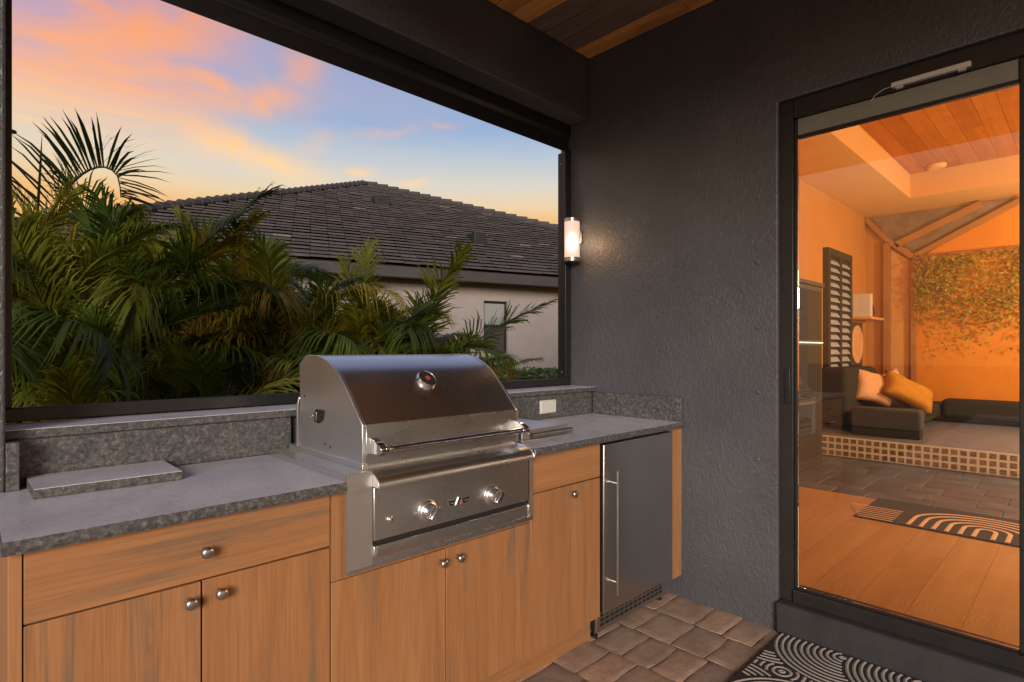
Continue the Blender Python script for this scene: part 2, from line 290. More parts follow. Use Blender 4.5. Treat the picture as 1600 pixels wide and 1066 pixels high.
# ------------------------------------------------------------------ setting: ground, patio floor, walls, ceiling
MB().box(-60, 120, 2.42, 160, -.6, -.25).box(-60, 120, -90, -2.6, -.6, -.25).box(-60, -2.2, -2.6, 2.42, -.6, -.25).build('ground', 'lawn', kind='structure')
floor = MB().box(-2.2, 2.69, -2.6, 2.42, -.4, -.006).build('patio_floor', 'sand', kind='structure')
MB().box(-9, 1.27, -9, 1.60, -.2, -.004).box(1.2705, 2.66, -9, .15, -.2, -.004).build('bounce_deck', 'deck', kind='structure')  # unseen paving behind the camera, added to bounce warm light
XW, YB, YF, YJ, ZC, ZSO = 2.696, 2.068, 2.242, 2.110, 3.03, 2.67
def paver_mesh(lx, ly, seed):
    rnd = random.Random(seed); bm = bmesh.new(); nx, ny = 10, 9; g = []
    for j in range(ny+1):
        row = []
        for i in range(nx+1):
            a, b = i/nx*2-1, j/ny*2-1
            edge = max(abs(a), abs(b)); z = -.0032*max(0, (edge-.86)/.14)**1.6 + rnd.uniform(-.0007, .0007)
            cut = 1 - .035*(abs(a)*abs(b))**6
            wob = (.0025*math.sin(3*b+seed)*a + rnd.uniform(-.0013, .0013))*(abs(a) > .9); wob2 = (.0025*math.sin(3*a+seed*2)*b + rnd.uniform(-.0013, .0013))*(abs(b) > .9)
            row.append(bm.verts.new((a*lx/2*cut+wob, b*ly/2*cut+wob2, z)))
        g.append(row)
    for j in range(ny):
        for i in range(nx): bm.faces.new((g[j][i], g[j][i+1], g[j+1][i+1], g[j+1][i]))
    ring = [g[0][i] for i in range(nx)] + [g[j][nx] for j in range(ny)] + [g[ny][i] for i in range(nx, 0, -1)] + [g[j][0] for j in range(ny, 0, -1)]
    low = [bm.verts.new((q.co.x*1.0, q.co.y, -.045)) for q in ring]
    for i in range(len(ring)): bm.faces.new((ring[i], low[i], low[(i+1) % len(ring)], ring[(i+1) % len(ring)]))
    me = bpy.data.meshes.new('paver'); bmesh.ops.recalc_face_normals(bm, faces=bm.faces); bm.to_mesh(me); bm.free(); me.shade_smooth(); me.set_sharp_from_angle(angle=R(14)); me.materials.append(MT['paver']); return me
lens = (.138, .160, .185, .21); variants = {l: [paver_mesh(.2315, l-.0045, k+int(l*1000)) for k in range(3)] for l in lens}
rp = random.Random(11)
for c_ in range(6):                                   # courses run along y, counted back from the wall
    x = 2.585-.2365*c_; y = 1.66 + (.07, -.02, .05, -.06, .03, 0)[c_]
    while y > (.2 if c_ < 4 else .6):
        l = rp.choice(lens); y -= l
        if x < 1.4: continue
        o = bpy.data.objects.new('paver', rp.choice(variants[l])); col.objects.link(o); o.parent = floor
        o.location = (x+rp.uniform(-.002, .002), y+l/2, rp.uniform(-.0015, .001)); o.rotation_euler = (rp.uniform(-.005, .005), rp.uniform(-.005, .005), rp.uniform(-.012, .012)+(math.pi if rp.random() < .5 else 0))
# walls of the kitchen end: column, beam, knee wall
kw = thing('kitchen_wall', 'charcoal stucco column, beam and low wall framing the large screened opening', 'wall', (0, 2.3, 0))
box('column', 'stucco', (-.60, .083, 2.0, 2.42, 0, ZSO-.002), kw, .006)
box('beam', 'stucco', (-.60, 2.694, YJ, 2.42, ZSO, 3.30), kw, .006)
box('knee_wall', 'stucco', (.084, 2.694, 2.095, 2.42, 0, 1.043), kw)
dw = thing('door_wall', 'dark charcoal textured stucco wall between the kitchen corner and sliding door', 'wall', (2.75, .5, 0))
MB().prism([(2.305, -.02), (2.305, 3.30), (-3.2, 3.30), (-3.2, -.02), (-1.60, -.02), (-1.60, 2.432), (1.0155, 2.432), (1.0155, -.02)], 'x', XW, 2.80).build('wall_panel', 'stucco', dw, .006)
MB().box(2.668, 2.80, -1.60, 1.0155, -.02, .136).build('curb', 'curb_dark', dw, .012)
for z in (2.008, 1.702, 1.394, 1.089, .771):
    MB().lathe((XW+.001, 1.105, z), (-1, 0, 0), [(0, .0105), (.004, .0100), (.006, .006), (.006, .003)], 12).build('anchor_plug', 'stucco', dw, smooth=30)
# plank ceiling, its unseen edges drawn in so sun reaches the palms
ceil = MB().box(-.62, 2.694, -3.0, YJ-.001, ZC+.02, 3.30).build('patio_ceiling', 'stucco', kind='structure')
rc = random.Random(5); x = 2.692; pk = 0; PLK = [(.85, .38, .09), (.48, .25, .11), (.92, .40, .08), (.20, .14, .10), (.80, .36, .09), (.40, .23, .12), (.94, .45, .11)]
while x > -.5:
    wd = rc.choice((.105, .132, .132, .16)); y = YJ-.003 + rc.uniform(0, .9)
    while y > -3.0:
        l = rc.uniform(.7, 1.5); y0, y1 = max(y-l, -2.998), min(y, YJ-.003); y -= l
        if y1-y0 < .02: continue
        o = box('ceiling_plank', 'plank', (x-wd+.0015, x-.0015, y0+.001, y1-.001, ZC+rc.uniform(-.001, .001), ZC+.019), ceil, .002, seg=1)
        o.color = (*PLK[pk % len(PLK)], 1); pk += rc.choice((1, 2, 4)); c0 = Vector((x-wd/2, (y0+y1)/2, ZC)); o.data.transform(Matrix.Translation(-c0)); o.location = c0
    x -= wd
# ------------------------------------------------------------------ screen frame in the opening
sf = thing('screen_frame', 'black metal retractable screen frame around the wide opening above the counter', 'screen frame', (1.3, 2.28, 1.07))
box('bottom_bar', 'black_metal', (.086, 2.692, 2.243, 2.275, 1.0735, 1.116), sf, .003)
MB().prism([(2.243, ZSO-.002), (2.243, 2.605), (2.262, 2.585), (2.262, 2.505), (2.30, 2.525), (2.30, ZSO-.002)], 'x', .086, 2.692).build('housing', 'black_metal', sf, .003)
box('side_track', 'black_metal', (.086, .108, 2.246, 2.30, 1.117, 2.50), sf, .002)
box('side_track', 'black_metal', (2.655, 2.692, 2.2625, 2.318, 1.117, 2.504), sf, .002)
box('side_post', 'black_metal', (2.640, 2.692, 2.243, 2.262, 1.117, 2.52), sf, .003)
for z in (2.43, 1.15): MB().lathe((2.6545, 2.285, z), (-1, 0, 0), [(0, .006), (.006, .005), (.008, .002)], 10).build('clip', 'nickel', sf, smooth=30)
MB().lathe((.1085, 2.28, 1.95), (1, 0, 0), [(0, .007), (.008, .006), (.012, .003)], 10).build('latch', 'black_plastic', sf, smooth=30)
# ------------------------------------------------------------------ stone ledge, counters
lg = thing('stone_ledge', 'long grey stone ledge running under the black screen frame', 'ledge', (1.4, 2.15, 1.0445))
box('body', 'stone', (.0845, 2.6935, 2.055, 2.2425, 1.0445, 1.0688), lg, .002); box('skylit_honed_top', 'stone_skylit', (.0855, 2.6925, 2.0565, 2.2420, 1.0689, 1.0708), lg)
def counter(name, label, x0, x1):
    t = thing(name, label, 'countertop', ((x0+x1)/2, 1.77, .885))
    MB().box(x0+.002, x1, 1.4815, YB-.0005, .8855, .914).build('slab', 'stone_skylit', t)
    MB().box(x0, x0+.0018, 1.4815, YB-.0005, .886, .9138).build('end_face', 'stone', t)
    s = MB(); rr = random.Random(int(x0*100)); nseg = int((x1-x0)/.012); prof = []           # rough rock-faced edge strip
    for i in range(nseg+1):
        xx = x0+.001+(x1-x0-.002)*i/nseg
        for k in range(5):
            tz = k/4; bulge = .0045*math.sin(math.pi*tz) + rr.uniform(-.0016, .0016)*(0 < k < 4)
            prof.append((xx, 1.4787-bulge+(.0030 if k == 4 else 0), .8865+tz*.0276))
    s.add(prof, [(i*5+k, (i+1)*5+k, (i+1)*5+k+1, i*5+k+1) for i in range(nseg) for k in range(4)]).build('front_edge', 'stone', t, smooth=60)
    return t
cl = counter('countertop', 'long grey stone countertop left of the grill with a loose slab on it', .055, .7845)
box('backsplash', 'stone', (.112, .874, YB, 2.094, .9145, 1.044), cl, .002)
box('side_splash', 'stone', (.0835, .1115, 2.0, 2.094, .9145, 1.043), cl, .002)
cr = counter('countertop', 'grey stone countertop in the corner above the small fridge', 1.562, 2.694)
box('backsplash', 'stone', (1.548, 2.666, YB, 2.094, .9145, 1.044), cr, .002)
box('side_splash', 'stone', (2.6665, 2.694, 1.488, 2.0545, .9145, 1.0405), cr, .002)
sl_ = thing('stone_slab', 'loose rectangular grey stone slab lying on the left countertop', 'slab', (.29, 1.95, .9145))
MB().prism([(.129, 1.854), (.459, 1.839), (.461, 2.058), (.126, 2.062)], 'z', .9145, .9378).build('body', 'stone', sl_, .002)
MB().prism([(.1305, 1.8558), (.4575, 1.8408), (.4595, 2.0565), (.1275, 2.0605)], 'z', .9379, .9396).build('skylit_honed_top', 'stone_skylit', sl_)
ot = thing('outlet_cover', 'small beige outlet cover on the backsplash right of the grill', 'outlet', (2.281, YB, .98))
box('plate', 'white_plastic', (2.217, 2.345, YB-.008, YB-.0005, .944, 1.016), ot, .003)
box('flap', 'white_plastic', (2.222, 2.340, YB-.013, YB-.0085, .949, 1.011), ot, .003)
# ------------------------------------------------------------------ cabinets
YD = 1.509
def knob(parent, x, z):
    MB().lathe((x, YD-.0005, z), (0, -1, 0), [(0, .0085), (.004, .0075), (.010, .0058), (.015, .0075), (.018, .0125), (.023, .0148), (.028, .0135), (.031, .009), (.0325, .002)], 20).build('knob', 'nickel', parent, smooth=50)
def front(kind, x0, x1, z0, z1, parent, kx, kz):
    d = box(kind, 'wood_drawer' if kind == 'drawer_front' else 'wood_door', (x0+.0022, x1-.0022, YD, YD+.019, z0+.0022, z1-.0022), parent, .0012, seg=1)
    c0 = Vector(((x0+x1)/2, YD, (z0+z1)/2)) - wloc(parent); d.data.transform(Matrix.Translation(-c0)); d.location = c0
    if kx: knob(d, kx, kz)
    return d
def cabinet(label, x0, x1):
    t = thing('base_cabinet', label, 'cabinet', ((x0+x1)/2, 1.75, 0), 'wooden base cabinets of the outdoor kitchen')
    MB().box(x0+.001, x1-.001, YD+.021, 2.06, .116, .8845).build('carcass', 'cabinet_inside', t)
    box('toe_kick', 'wood_drawer', (x0, x1-.001, YD+.055, YD+.075, -.012, .1155), t)
    return t
c1 = cabinet('wooden base cabinet left of the grill with one wide drawer over two doors', .088, .751)
front('drawer_front', .088, .751, .731, .8845, c1, .4245, .802); front('door', .088, .418, .115, .731, c1, .390, .689); front('door', .418, .751, .115, .731, c1, .457, .693)
box('end_panel', 'wood_door', (.066, .0875, YD-.001, 2.06, 0, .8845), c1, .001)
c2 = cabinet('wooden base cabinet under the grill with a pair of doors', .751, 1.5685)
front('door', .751, 1.161, .115, .628, c2, 1.137, .587); front('door', 1.161, 1.5685, .115, .628, c2, 1.208, .5865)
MB().box(.7525, .790, YD+.001, YD+.02, .629, .8845).box(.7901, 1.5675, YD+.001, YD+.02, .629, .662).build('face_frame', 'wood_door', c2)
c3 = cabinet('narrow wooden base cabinet right of the grill with a drawer over one door', 1.5685, 2.010)
front('drawer_front', 1.5685, 2.010, .731, .8845, c3, None, 0); front('door', 1.5685, 2.010, .115, .731, c3, 1.810, .695)
fp = thing('filler_panel', 'tall narrow wooden filler panel between the fridge and dark wall', 'panel', (2.65, 1.6, .115))
box('board', 'wood_door', (2.612, 2.694, 1.497, 1.517, .115, .8845), fp, .001); box('return_board', 'wood_door', (2.612, 2.630, 1.5175, 2.05, .115, .8845), fp, .001)
# ------------------------------------------------------------------ fridge
fg = thing('mini_fridge', 'stainless steel undercounter fridge with long vertical bar handle', 'fridge', (2.31, 1.75, 0))
box('body', 'black_plastic', (2.022, 2.600, 1.548, 2.05, .035, .872), fg)
d = box('door', 'steel_door', (2.018, 2.598, 1.495, 1.545, .128, .872), fg, .003)
h = MB().tube([(2.075, 1.462, .205), (2.075, 1.462, .755)], .0062, 14).build('handle', 'nickel', d, smooth=40)
for z in (.262, .70): MB().tube([(2.0752, 1.462, z), (2.0752, 1.4945, z)], .006, 12).build('standoff', 'nickel', d, smooth=40)
g = box('kick_grille', 'steel_door', (2.02, 2.596, 1.535, 1.547, .030, .122), fg, .001)
for r in range(3):
    for i in range(14): box('vent_slot', 'dark_hole', (2.045+i*.0375, 2.073+i*.0375, 1.5335, 1.5349, .052+r*.021, .064+r*.021), g)
for x in (2.04, 2.58): MB().lathe((x, 1.565, -.004), (0, 0, 1), [(0, .016), (.012, .016), (.014, .008), (.045, .008)], 12).build('foot', 'black_plastic', fg, smooth=30)
# ------------------------------------------------------------------ grill
gr = thing('gas_grill', 'built-in stainless steel gas grill with curved hood and two control knobs', 'grill', (1.21, 1.75, .65))
GX0, GX1 = .875, 1.545
prof = [(1.553, .935), (1.553, 1.060), (1.576, 1.083), (1.636, 1.148), (1.700, 1.207), (1.742, 1.233), (1.785, 1.252), (1.827, 1.264), (1.865, 1.2695), (1.935, 1.2705), (1.953, 1.266), (2.0, 1.237), (1.992, 1.09), (2.005, .935)]
hood = MB().prism(prof, 'x', GX0+.012, GX1-.012).build('hood', 'steel', gr, smooth=28)
for x0, x1 in ((GX0, GX0+.0118), (GX1-.0118, GX1)):
    sp = MB().prism([(y+(-.0012 if y < 1.9 else .0012), z+(.0012 if z > 1.2 else 0)) for y, z in prof], 'x', x0, x1).build('side_panel', 'steel_side', hood, .0012, smooth=28, seg=1)
MB().box(GX0+.0119, GX1-.0119, 1.5495, 1.5525, .937, 1.0575).build('front_band', 'steel', hood, .001, seg=1)
tn = Vector((0, -.72, .70)).normalized(); tp = Vector((1.193, 1.667, 1.1795))
th = MB().lathe(tp-tn*.004, tn, [(0, .040), (.006, .040), (.014, .037), (.019, .0345), (.020, .031), (.017, .029)], 32).build('thermometer', 'chrome', hood, smooth=40)
MB().lathe(tp+tn*.0135, tn, [(0, .0288), (.001, .0288)], 32).build('thermometer_dial', 'dial', hood)
MB().lathe(tp+tn*.0147, tn, [(0, .010), (.0008, .010)], 20).build('thermometer_mark', 'badge_red', hood)
for x in (.912, 1.532):
    MB().prism([(1.5490, .969), (1.5490, 1.019), (1.527, 1.014), (1.497, 1.001), (1.487, .992), (1.487, .980), (1.497, .971)], 'x', x-.012, x+.012).build('handle_bracket', 'chrome', hood, .0025)
MB().tube([(.926, 1.494, .9865), (1.518, 1.494, .9865)], .0115, 20).build('handle_bar', 'chrome', hood, smooth=40)
for x in (.931, 1.505): MB().tube([(x, 1.494, .9865), (x+.010, 1.494, .9865)], .0127, 20).build('handle_collar', 'nickel', hood, smooth=40)
# spit bracket cut-out and screws on the left side panel
MB().prism([(1.872, 1.075), (1.876, 1.043), (1.842, 1.038), (1.812, 1.052), (1.802, 1.082), (1.815, 1.086), (1.862, 1.086)], 'x', GX0-.0030, GX0-.0012).build('spit_slot', 'dark_hole', hood)
MB().prism([(1.868, 1.078), (1.870, 1.048), (1.850, 1.046), (1.848, 1.076)], 'x', GX0-.0075, GX0-.0032).build('spit_bracket', 'nickel', hood, .001)
MB().lathe((GX0-.001, 1.893, 1.060), (-1, 0, 0), [(0, .006), (.006, .006), (.010, .004), (.011, .001)], 12).build('stud', 'chrome', hood, smooth=40)
for y, z in ((1.80, .974), (1.76, .968), (1.955, 1.125)): MB().lathe((GX0-.001, y, z), (-1, 0, 0), [(0, .0035), (.0008, .0035)], 8).build('screw_hole', 'dark_hole', hood)
MB().prism([(2.008, .935), (2.008, 1.085), (1.996, 1.115), (2.000, 1.122), (2.022, 1.088), (2.022, .935)], 'x', GX0-.003, GX1+.003).build('rear_shield', 'steel_side', gr, .001, seg=1)
# bullnose shelf and control panel
bn = [(1.556, .9265), (1.535, .9275), (1.505, .924), (1.480, .916), (1.465, .906), (1.4575, .893), (1.4575, .882), (1.484, .882), (1.556, .882)]
MB().prism(bn, 'x', GX0+.004, 1.533).build('front_shelf', 'steel', gr, smooth=30)
for x0, x1 in ((GX0-.001, GX0+.0038), (1.5332, 1.538)): MB().prism([(y-.0015, z+.0015) for y, z in bn], 'x', x0, x1).build('shelf_end_cap', 'steel_side', gr, .001, seg=1)
for i in range(7): MB().box(GX0-.0022, GX0-.0012, 1.500+i*.0068, 1.5032+i*.0068, .893, .911).build('vent_slot', 'dark_hole', gr)
cp = MB().box(GX0, 1.532, 1.4845, 1.556, .722, .8815).build('control_panel', 'steel', gr, .003)
box('firebox', 'steel_side', (GX0+.008, 1.536, 1.5565, 2.006, .66, .9345), gr)
for x in (1.068, 1.346):
    k = MB().lathe((x, 1.4843, .775), (0, -1, 0), [(0, .036), (.004, .036), (.010, .032), (.013, .0285), (.0135, .026)], 32).build('knob', 'steel', gr, smooth=40)
    MB().lathe((x, 1.4705, .775), (0, -1, 0), [(0, .0265), (.016, .0250), (.020, .0225), (.021, .018)], 28).build('knob_dial', 'chrome', k, smooth=40)
    ang = R(38); ca, sa = math.cos(ang), math.sin(ang)
    rot = lambda px, pz: (x + px*ca + pz*sa, .775 - px*sa + pz*ca)
    w_ = [rot(-.0075, .024), rot(.0075, .024), rot(.0105, -.024), rot(-.0105, -.024)]
    MB().prism(w_, 'y', 1.4350, 1.4494).build('knob_grip', 'chrome', k, .003)
    MB().prism([rot(-.022, .010), rot(-.0095, .0215), rot(-.0115, -.020), rot(-.021, -.012)], 'y', 1.4484, 1.4494).build('knob_mark', 'dial_grey', k)
bd = MB().prism([(1.174, .772), (1.181, .772), (1.1935, .796), (1.198, .800), (1.203, .796), (1.214, .772), (1.2115, .7685), (1.177, .7685)], 'y', 1.4800, 1.4843).build('badge', 'chrome', gr, .0008, seg=1)
MB().prism([(1.197, .771), (1.2115, .771), (1.204, .787)], 'y', 1.4788, 1.4798).build('badge_centre', 'badge_red', bd)
for sgn in (-1, 1):
    q = lambda a, z: (1.1945+sgn*a, z)
    MB().prism([q(.014, .789), q(.047, .793), q(.038, .773), q(.020, .772)], 'y', 1.4818, 1.4842).build('badge_wing', 'chrome', bd)
    MB().prism([q(.0165, .787), q(.0435, .7905), q(.0368, .775), q(.0215, .774)], 'y', 1.4808, 1.4816).build('badge_plate', 'dial', bd)
    MB().prism([q(.023, .783), q(.037, .785), q(.0355, .7805), q(.0245, .779)], 'y', 1.4803, 1.4807).build('badge_lettering', 'dial_grey', bd)
MB().lathe((.929, 1.4843, .777), (0, -1, 0), [(0, .0105), (.003, .0100), (.004, .0075), (.010, .007), (.011, .004)], 18).build('igniter_button', 'chrome', gr, smooth=40)
MB().box(GX0+.004, 1.528, 1.497, 1.556, .706, .7215).build('shadow_gap', 'dark_hole', gr)
MB().prism([(1.556, .7055), (1.487, .7055), (1.4855, .690), (1.490, .668), (1.556, .662)], 'x', GX0+.012, 1.530).build('drip_tray', 'steel', gr, .002)
for x0, x1 in ((GX0-.001, GX0+.0118), (1.5302, 1.540)): MB().prism([(1.556, .707), (1.482, .707), (1.4815, .683), (1.490, .672), (1.556, .658)], 'x', x0, x1).build('tray_end', 'steel_side', gr, .002)
jk = MB().box(.7865, GX0-.0015, 1.489, 1.492, .651, .930).box(.7865, GX0-.0015, 1.4921, 2.06, .927, .930).build('insulated_jacket', 'steel_side', gr, .0008, seg=1)
MB().box(GX0-.0014, 1.5605, 1.4895, 1.4925, .643, .6575).box(.7865, GX0-.0016, 1.4895, 1.492, .643, .6505).build('jacket_bottom_trim', 'steel', gr)
MB().box(GX0-.0012, 1.541, 1.4935, 1.4965, .6578, .7050).build('jacket_back_plate', 'steel', gr)
MB().box(1.5415, 1.5605, 1.489, 1.492, .658, .915).box(1.5465, 1.5605, 1.4921, 2.06, .9145, .9175).build('jacket_right_trim', 'steel_side', gr)
MB().box(.784, .7863, 1.4855, 2.06, .9145, .9322).box(.784, .7863, 1.4855, 1.500, .645, .9144).build('jacket_edge', 'chrome', gr)
box('hood_rail', 'steel_side', (.857, .8735, 1.520, 2.045, .9305, .9475), gr, .002)
# ------------------------------------------------------------------ side burner
sb = thing('side_burner', 'low stainless side burner with tube handle set in the counter beside the grill', 'side burner', (1.77, 1.75, .914))
box('frame', 'steel_side', (1.615, 1.925, 1.60, 1.93, .9145, .922), sb, .001, seg=1)
ld = box('lid', 'steel_side', (1.625, 1.915, 1.612, 1.92, .9225, .961), sb, .004)
MB().tube([(1.648, 1.583, .943), (1.900, 1.583, .943)], .0105, 18).build('handle', 'nickel', ld, smooth=40)
for x in (1.675, 1.875): MB().tube([(x, 1.583, .943), (x, 1.613, .943)], .006, 10).build('standoff', 'chrome', ld, smooth=40)
# ------------------------------------------------------------------ sconce
sx, sy = 2.632, 2.186
sn = thing('wall_sconce', 'lit cylindrical wall sconce with frosted glass in the corner', 'wall lamp', (XW, sy, 1.94))
MB().box(2.6825, 2.6955, sy-.03, sy+.03, 1.93, 2.01).build('back_plate', 'nickel', sn, .004)
MB().tube([(sx, sy, 1.97), (2.683, sy, 1.97)], .012, 12).build('arm', 'nickel', sn, smooth=40)
MB().lathe((sx, sy, 1.842), (0, 0, 1), [(0, .0455), (.213, .0455)], 28).build('shade', 'frosted_lit', sn, smooth=40)
MB().lathe((sx, sy, 2.0555), (0, 0, 1), [(0, .048), (.018, .048), (.022, .044)], 28).build('cap', 'nickel', sn, smooth=40)
MB().lathe((sx, sy, 1.815), (0, 0, 1), [(0, .044), (.004, .048), (.0265, .048)], 28).build('cap', 'nickel', sn, smooth=40)
MB().lathe((sx-.028, sy-.030, 1.885), (0, 0, 1), [(0, .004), (.02, .013), (.055, .016), (.085, .012), (.10, .003)], 14).build('bulb', 'bulb', sn, smooth=60)
pl = bpy.data.lights.new('sconce_light', 'POINT'); pl.energy = 1.5; pl.color = (1, .55, .24); pl.shadow_soft_size = .04
plo = bpy.data.objects.new('sconce_light', pl); col.objects.link(plo); plo.location = (2.545, 2.115, 1.93)
# ------------------------------------------------------------------ sliding door
dr = thing('sliding_door', 'large dark framed sliding glass door with an orange lit room behind', 'door', (2.75, .2, .14))
MB().box(2.722, 2.80, .955, 1.0150, .1365, 2.4315).build('jamb', 'frame_bronze', dr, .003)
MB().box(2.722, 2.80, -1.598, -1.53, .1365, 2.4315).build('jamb', 'frame_bronze', dr, .003)
MB().box(2.722, 2.80, -1.529, .954, 2.345, 2.4315).build('head_frame', 'frame_bronze', dr, .003)
MB().box(2.712, 2.80, -1.529, .954, .1365, .196).build('sill_track', 'frame_bronze', dr, .003)
for y0, y1, xg in ((.115, .954, 2.744), (-1.529, .112, 2.762)):
    p = thing('door_panel', None, None, (0, 0, 0)); p.parent = dr; p.location = Vector((xg, (y0+y1)/2, .2))-wloc(dr)
    for k in ('label', 'category'):
        if k in p: del p[k]
    box('stile', 'frame_bronze', (xg-.006, xg+.018, y1-.012, y1, .1965, 2.344), p, .002, seg=1); box('stile', 'frame_bronze', (xg-.010, xg+.018, y0, y0+.070, .1965, 2.344), p, .003)
    box('top_rail', 'rail_grey', (xg-.004, xg+.018, y0+.0705, y1-.0125, 2.268, 2.344), p, .002); box('top_bead', 'black_plastic', (xg-.008, xg+.017, y0+.0705, y1-.0125, 2.2545, 2.2678), p)
    box('bottom_rail', 'frame_bronze', (xg-.006, xg+.018, y0+.0705, y1-.0125, .1965, .2035), p)
    box('glass_pane', 'glass', (xg+.002, xg+.008, y0+.0702, y1-.0122, .204, 2.2543), p)
MB().box(2.716, 2.7215, .968, .992, 1.04, 1.205).build('pull_handle', 'black_plastic', dr, .002)
ds = thing('door_sensor', 'small cream sensor bar with thin wire on the head of the door', 'sensor', (2.72, .45, 2.36))
MB().box(2.700, 2.7215, .318, .572, 2.352, 2.372).build('bar', 'white_plastic', ds, .003)
for y in (.345, .545): MB().box(2.704, 2.7215, y-.012, y+.012, 2.345, 2.3515).build('clip', 'white_plastic', ds, .001)
MB().tube([(2.711, .572, 2.360), (2.711, .600, 2.358), (2.713, .628, 2.345), (2.716, .645, 2.325)], .0016, 6).build('wire', 'white_plastic', ds, smooth=60)
# ------------------------------------------------------------------ door mat: overlapping fans of cream cord on dark jute
def ribbon(mb, pts, wd, z, h=.002):
    n_ = len(pts); L_ = []; 
    for i, p in enumerate(pts):
        a = pts[max(i-1, 0)]; b = pts[min(i+1, n_-1)]; t = Vector((b[0]-a[0], b[1]-a[1])); t = t.normalized() if t.length > 1e-9 else Vector((1, 0)); nn = Vector((-t.y, t.x))*wd/2
        L_ += [(p[0]+nn.x, p[1]+nn.y, z), (p[0], p[1], z+h), (p[0]-nn.x, p[1]-nn.y, z)]
    mb.add(L_, [(i*3+k, (i+1)*3+k, (i+1)*3+k+1, i*3+k+1) for i in range(n_-1) for k in range(2)])
mt = thing('door_mat', 'dark brown door mat with cream concentric arc pattern before the sliding door', 'mat', (2.3, .3, 0))
mx0, mx1, my0, my1 = 1.86, 2.662, -.30, .984
box('base', 'mat_dark', (mx0, mx1, my0, my1, .001, .0105), mt, .003)
st = .0242; cs = []
for r in (1, 3, 0, 2):
    for k in range(-1, 6): cs.append((2.622-.285*r, .725-.275*k+(.1375 if r % 2 else 0), .45 if r % 2 else .266))
mb = MB()
def mine(p, i):
    d2 = lambda q: (p[0]-q[0])**2+(p[1]-q[1])**2
    if cs[i][2] > .4: return not any(d2(q) < q[2]**2 for q in cs if q[2] < .4) and all(d2(cs[i]) <= d2(q)+1e-9 for q in cs if q[2] > .4)
    return not any(d2(q) < q[2]**2 for q in cs[i+1:])
for i, (cx, cy, Rr) in enumerate(cs):
    rad = st*.35
    while rad < Rr:
        seg = []; n_ = max(24, int(rad*1100))
        for k in range(n_+1):
            a = 2*math.pi*k/n_; p = (cx+rad*math.cos(a), cy+rad*math.sin(a))
            ok = mx0+.008 < p[0] < mx1-.008 and my0+.008 < p[1] < my1-.008 and mine(p, i)
            if ok: seg.append(p)
            else:
                if len(seg) > 6: ribbon(mb, seg, .0125, .0107)
                seg = []
        if len(seg) > 6: ribbon(mb, seg, .0125, .0107)
        rad += st
mb.build('cord_pattern', 'mat_cream', mt, kind='stuff')
# ------------------------------------------------------------------ room behind the glass
ZI, ZP, XF, YL = .15, .36, 9.32, 2.277
fl = MB().box(2.801, XF+.13, -2.6, 2.42, ZI-.2, ZI-.012).build('room_floor', 'grout_dark', kind='structure')
rf = random.Random(3); y = YL-.002
while y > -1.3:
    wd = .19; x = 2.803-rf.uniform(0, 1.0)
    while x < 4.95:
        l = rf.uniform(1.3, 2.2); a, b = max(x, 2.803), min(x+l, 4.995); x += l
        if b-a < .05: continue
        o = box('floor_board', 'floor_wood', (a+.0006, b-.0006, y-wd+.0006, y-.0006, ZI-.0118, ZI), fl); c0 = Vector(((a+b)/2, y-wd/2, ZI)); o.data.transform(Matrix.Translation(-c0)); o.location = c0
    y -= wd
for i in range(7):                                     # grey paving standing in for patio pavers mirrored in the glass
    x0 = 5.0+i*.242; y = YL-.004+(.16 if i % 2 else 0)
    while y > -.9:
        l = rf.choice((.24, .32, .40)); y1 = min(y, YL-.004); o = box('paving_stone', 'slate', (x0+.004, x0+.237, y-l+.004, y1, ZI-.0118, ZI-.0005), fl, .003, seg=1); c0 = Vector((x0+.12, y-l/2, ZI)); o.data.transform(Matrix.Translation(-c0)); o.location = c0; y -= l
MB().box(2.801, XF+.13, YL, 2.419, ZI-.01, 3.7).build('room_wall_left', 'orange_wall', kind='structure')
MB().box(2.801, XF+.13, -2.6, -2.45, ZI-.01, 3.7).build('room_wall_right', 'peach_wall', kind='structure')
MB().box(XF, XF+.13, -2.449, YL-.001, ZI-.01, 3.7).build('room_wall_far', 'orange_wall', kind='structure')
MB().box(2.801, 2.86, 1.02, YL-.001, ZI-.01, 3.7).box(2.801, 2.86, -2.449, -1.61, ZI-.01, 3.7).box(2.801, 2.86, -1.609, 1.019, 2.44, 3.7).build('room_wall_near', 'peach_wall', kind='structure')
ZS2, ZT = 3.187, 3.487
rcg = MB().box(2.861, XF-.001, 1.60, YL-.001, ZS2, 3.6).box(8.54, XF-.001, -2.449, 1.5995, ZS2, 3.6).box(2.861, 3.7, -2.449, 1.5995, ZS2, 3.6).box(3.7005, 8.5395, -2.449, -1.8, ZS2, 3.6).box(2.861, XF-.001, -2.449, YL-.001, 3.601, 3.7).build('room_ceiling', 'ceiling_warm', kind='structure')
y = 1.599
while y > -1.78:
    x = 3.702
    while x < 8.53:
        l = rf.uniform(1.2, 2.2); b = min(x+l, 8.538)
        if b-x > .05:
            o = box('tray_board', 'tray_plank', (x+.001, b-.001, y-.168, y-.001, ZT, ZT+.015), rcg); c0 = Vector(((x+b)/2, y-.085, ZT)); o.data.transform(Matrix.Translation(-c0)); o.location = c0
        x += l
    y -= .17
MB().lathe((8.32, 1.30, ZT-.001), (0, 0, -1), [(0, .10), (.022, .098), (.042, .078), (.045, .02)], 24).build('smoke_detector', 'ceiling_warm', None, smooth=40, label='round pale smoke detector on the wooden tray ceiling inside', cat='detector')
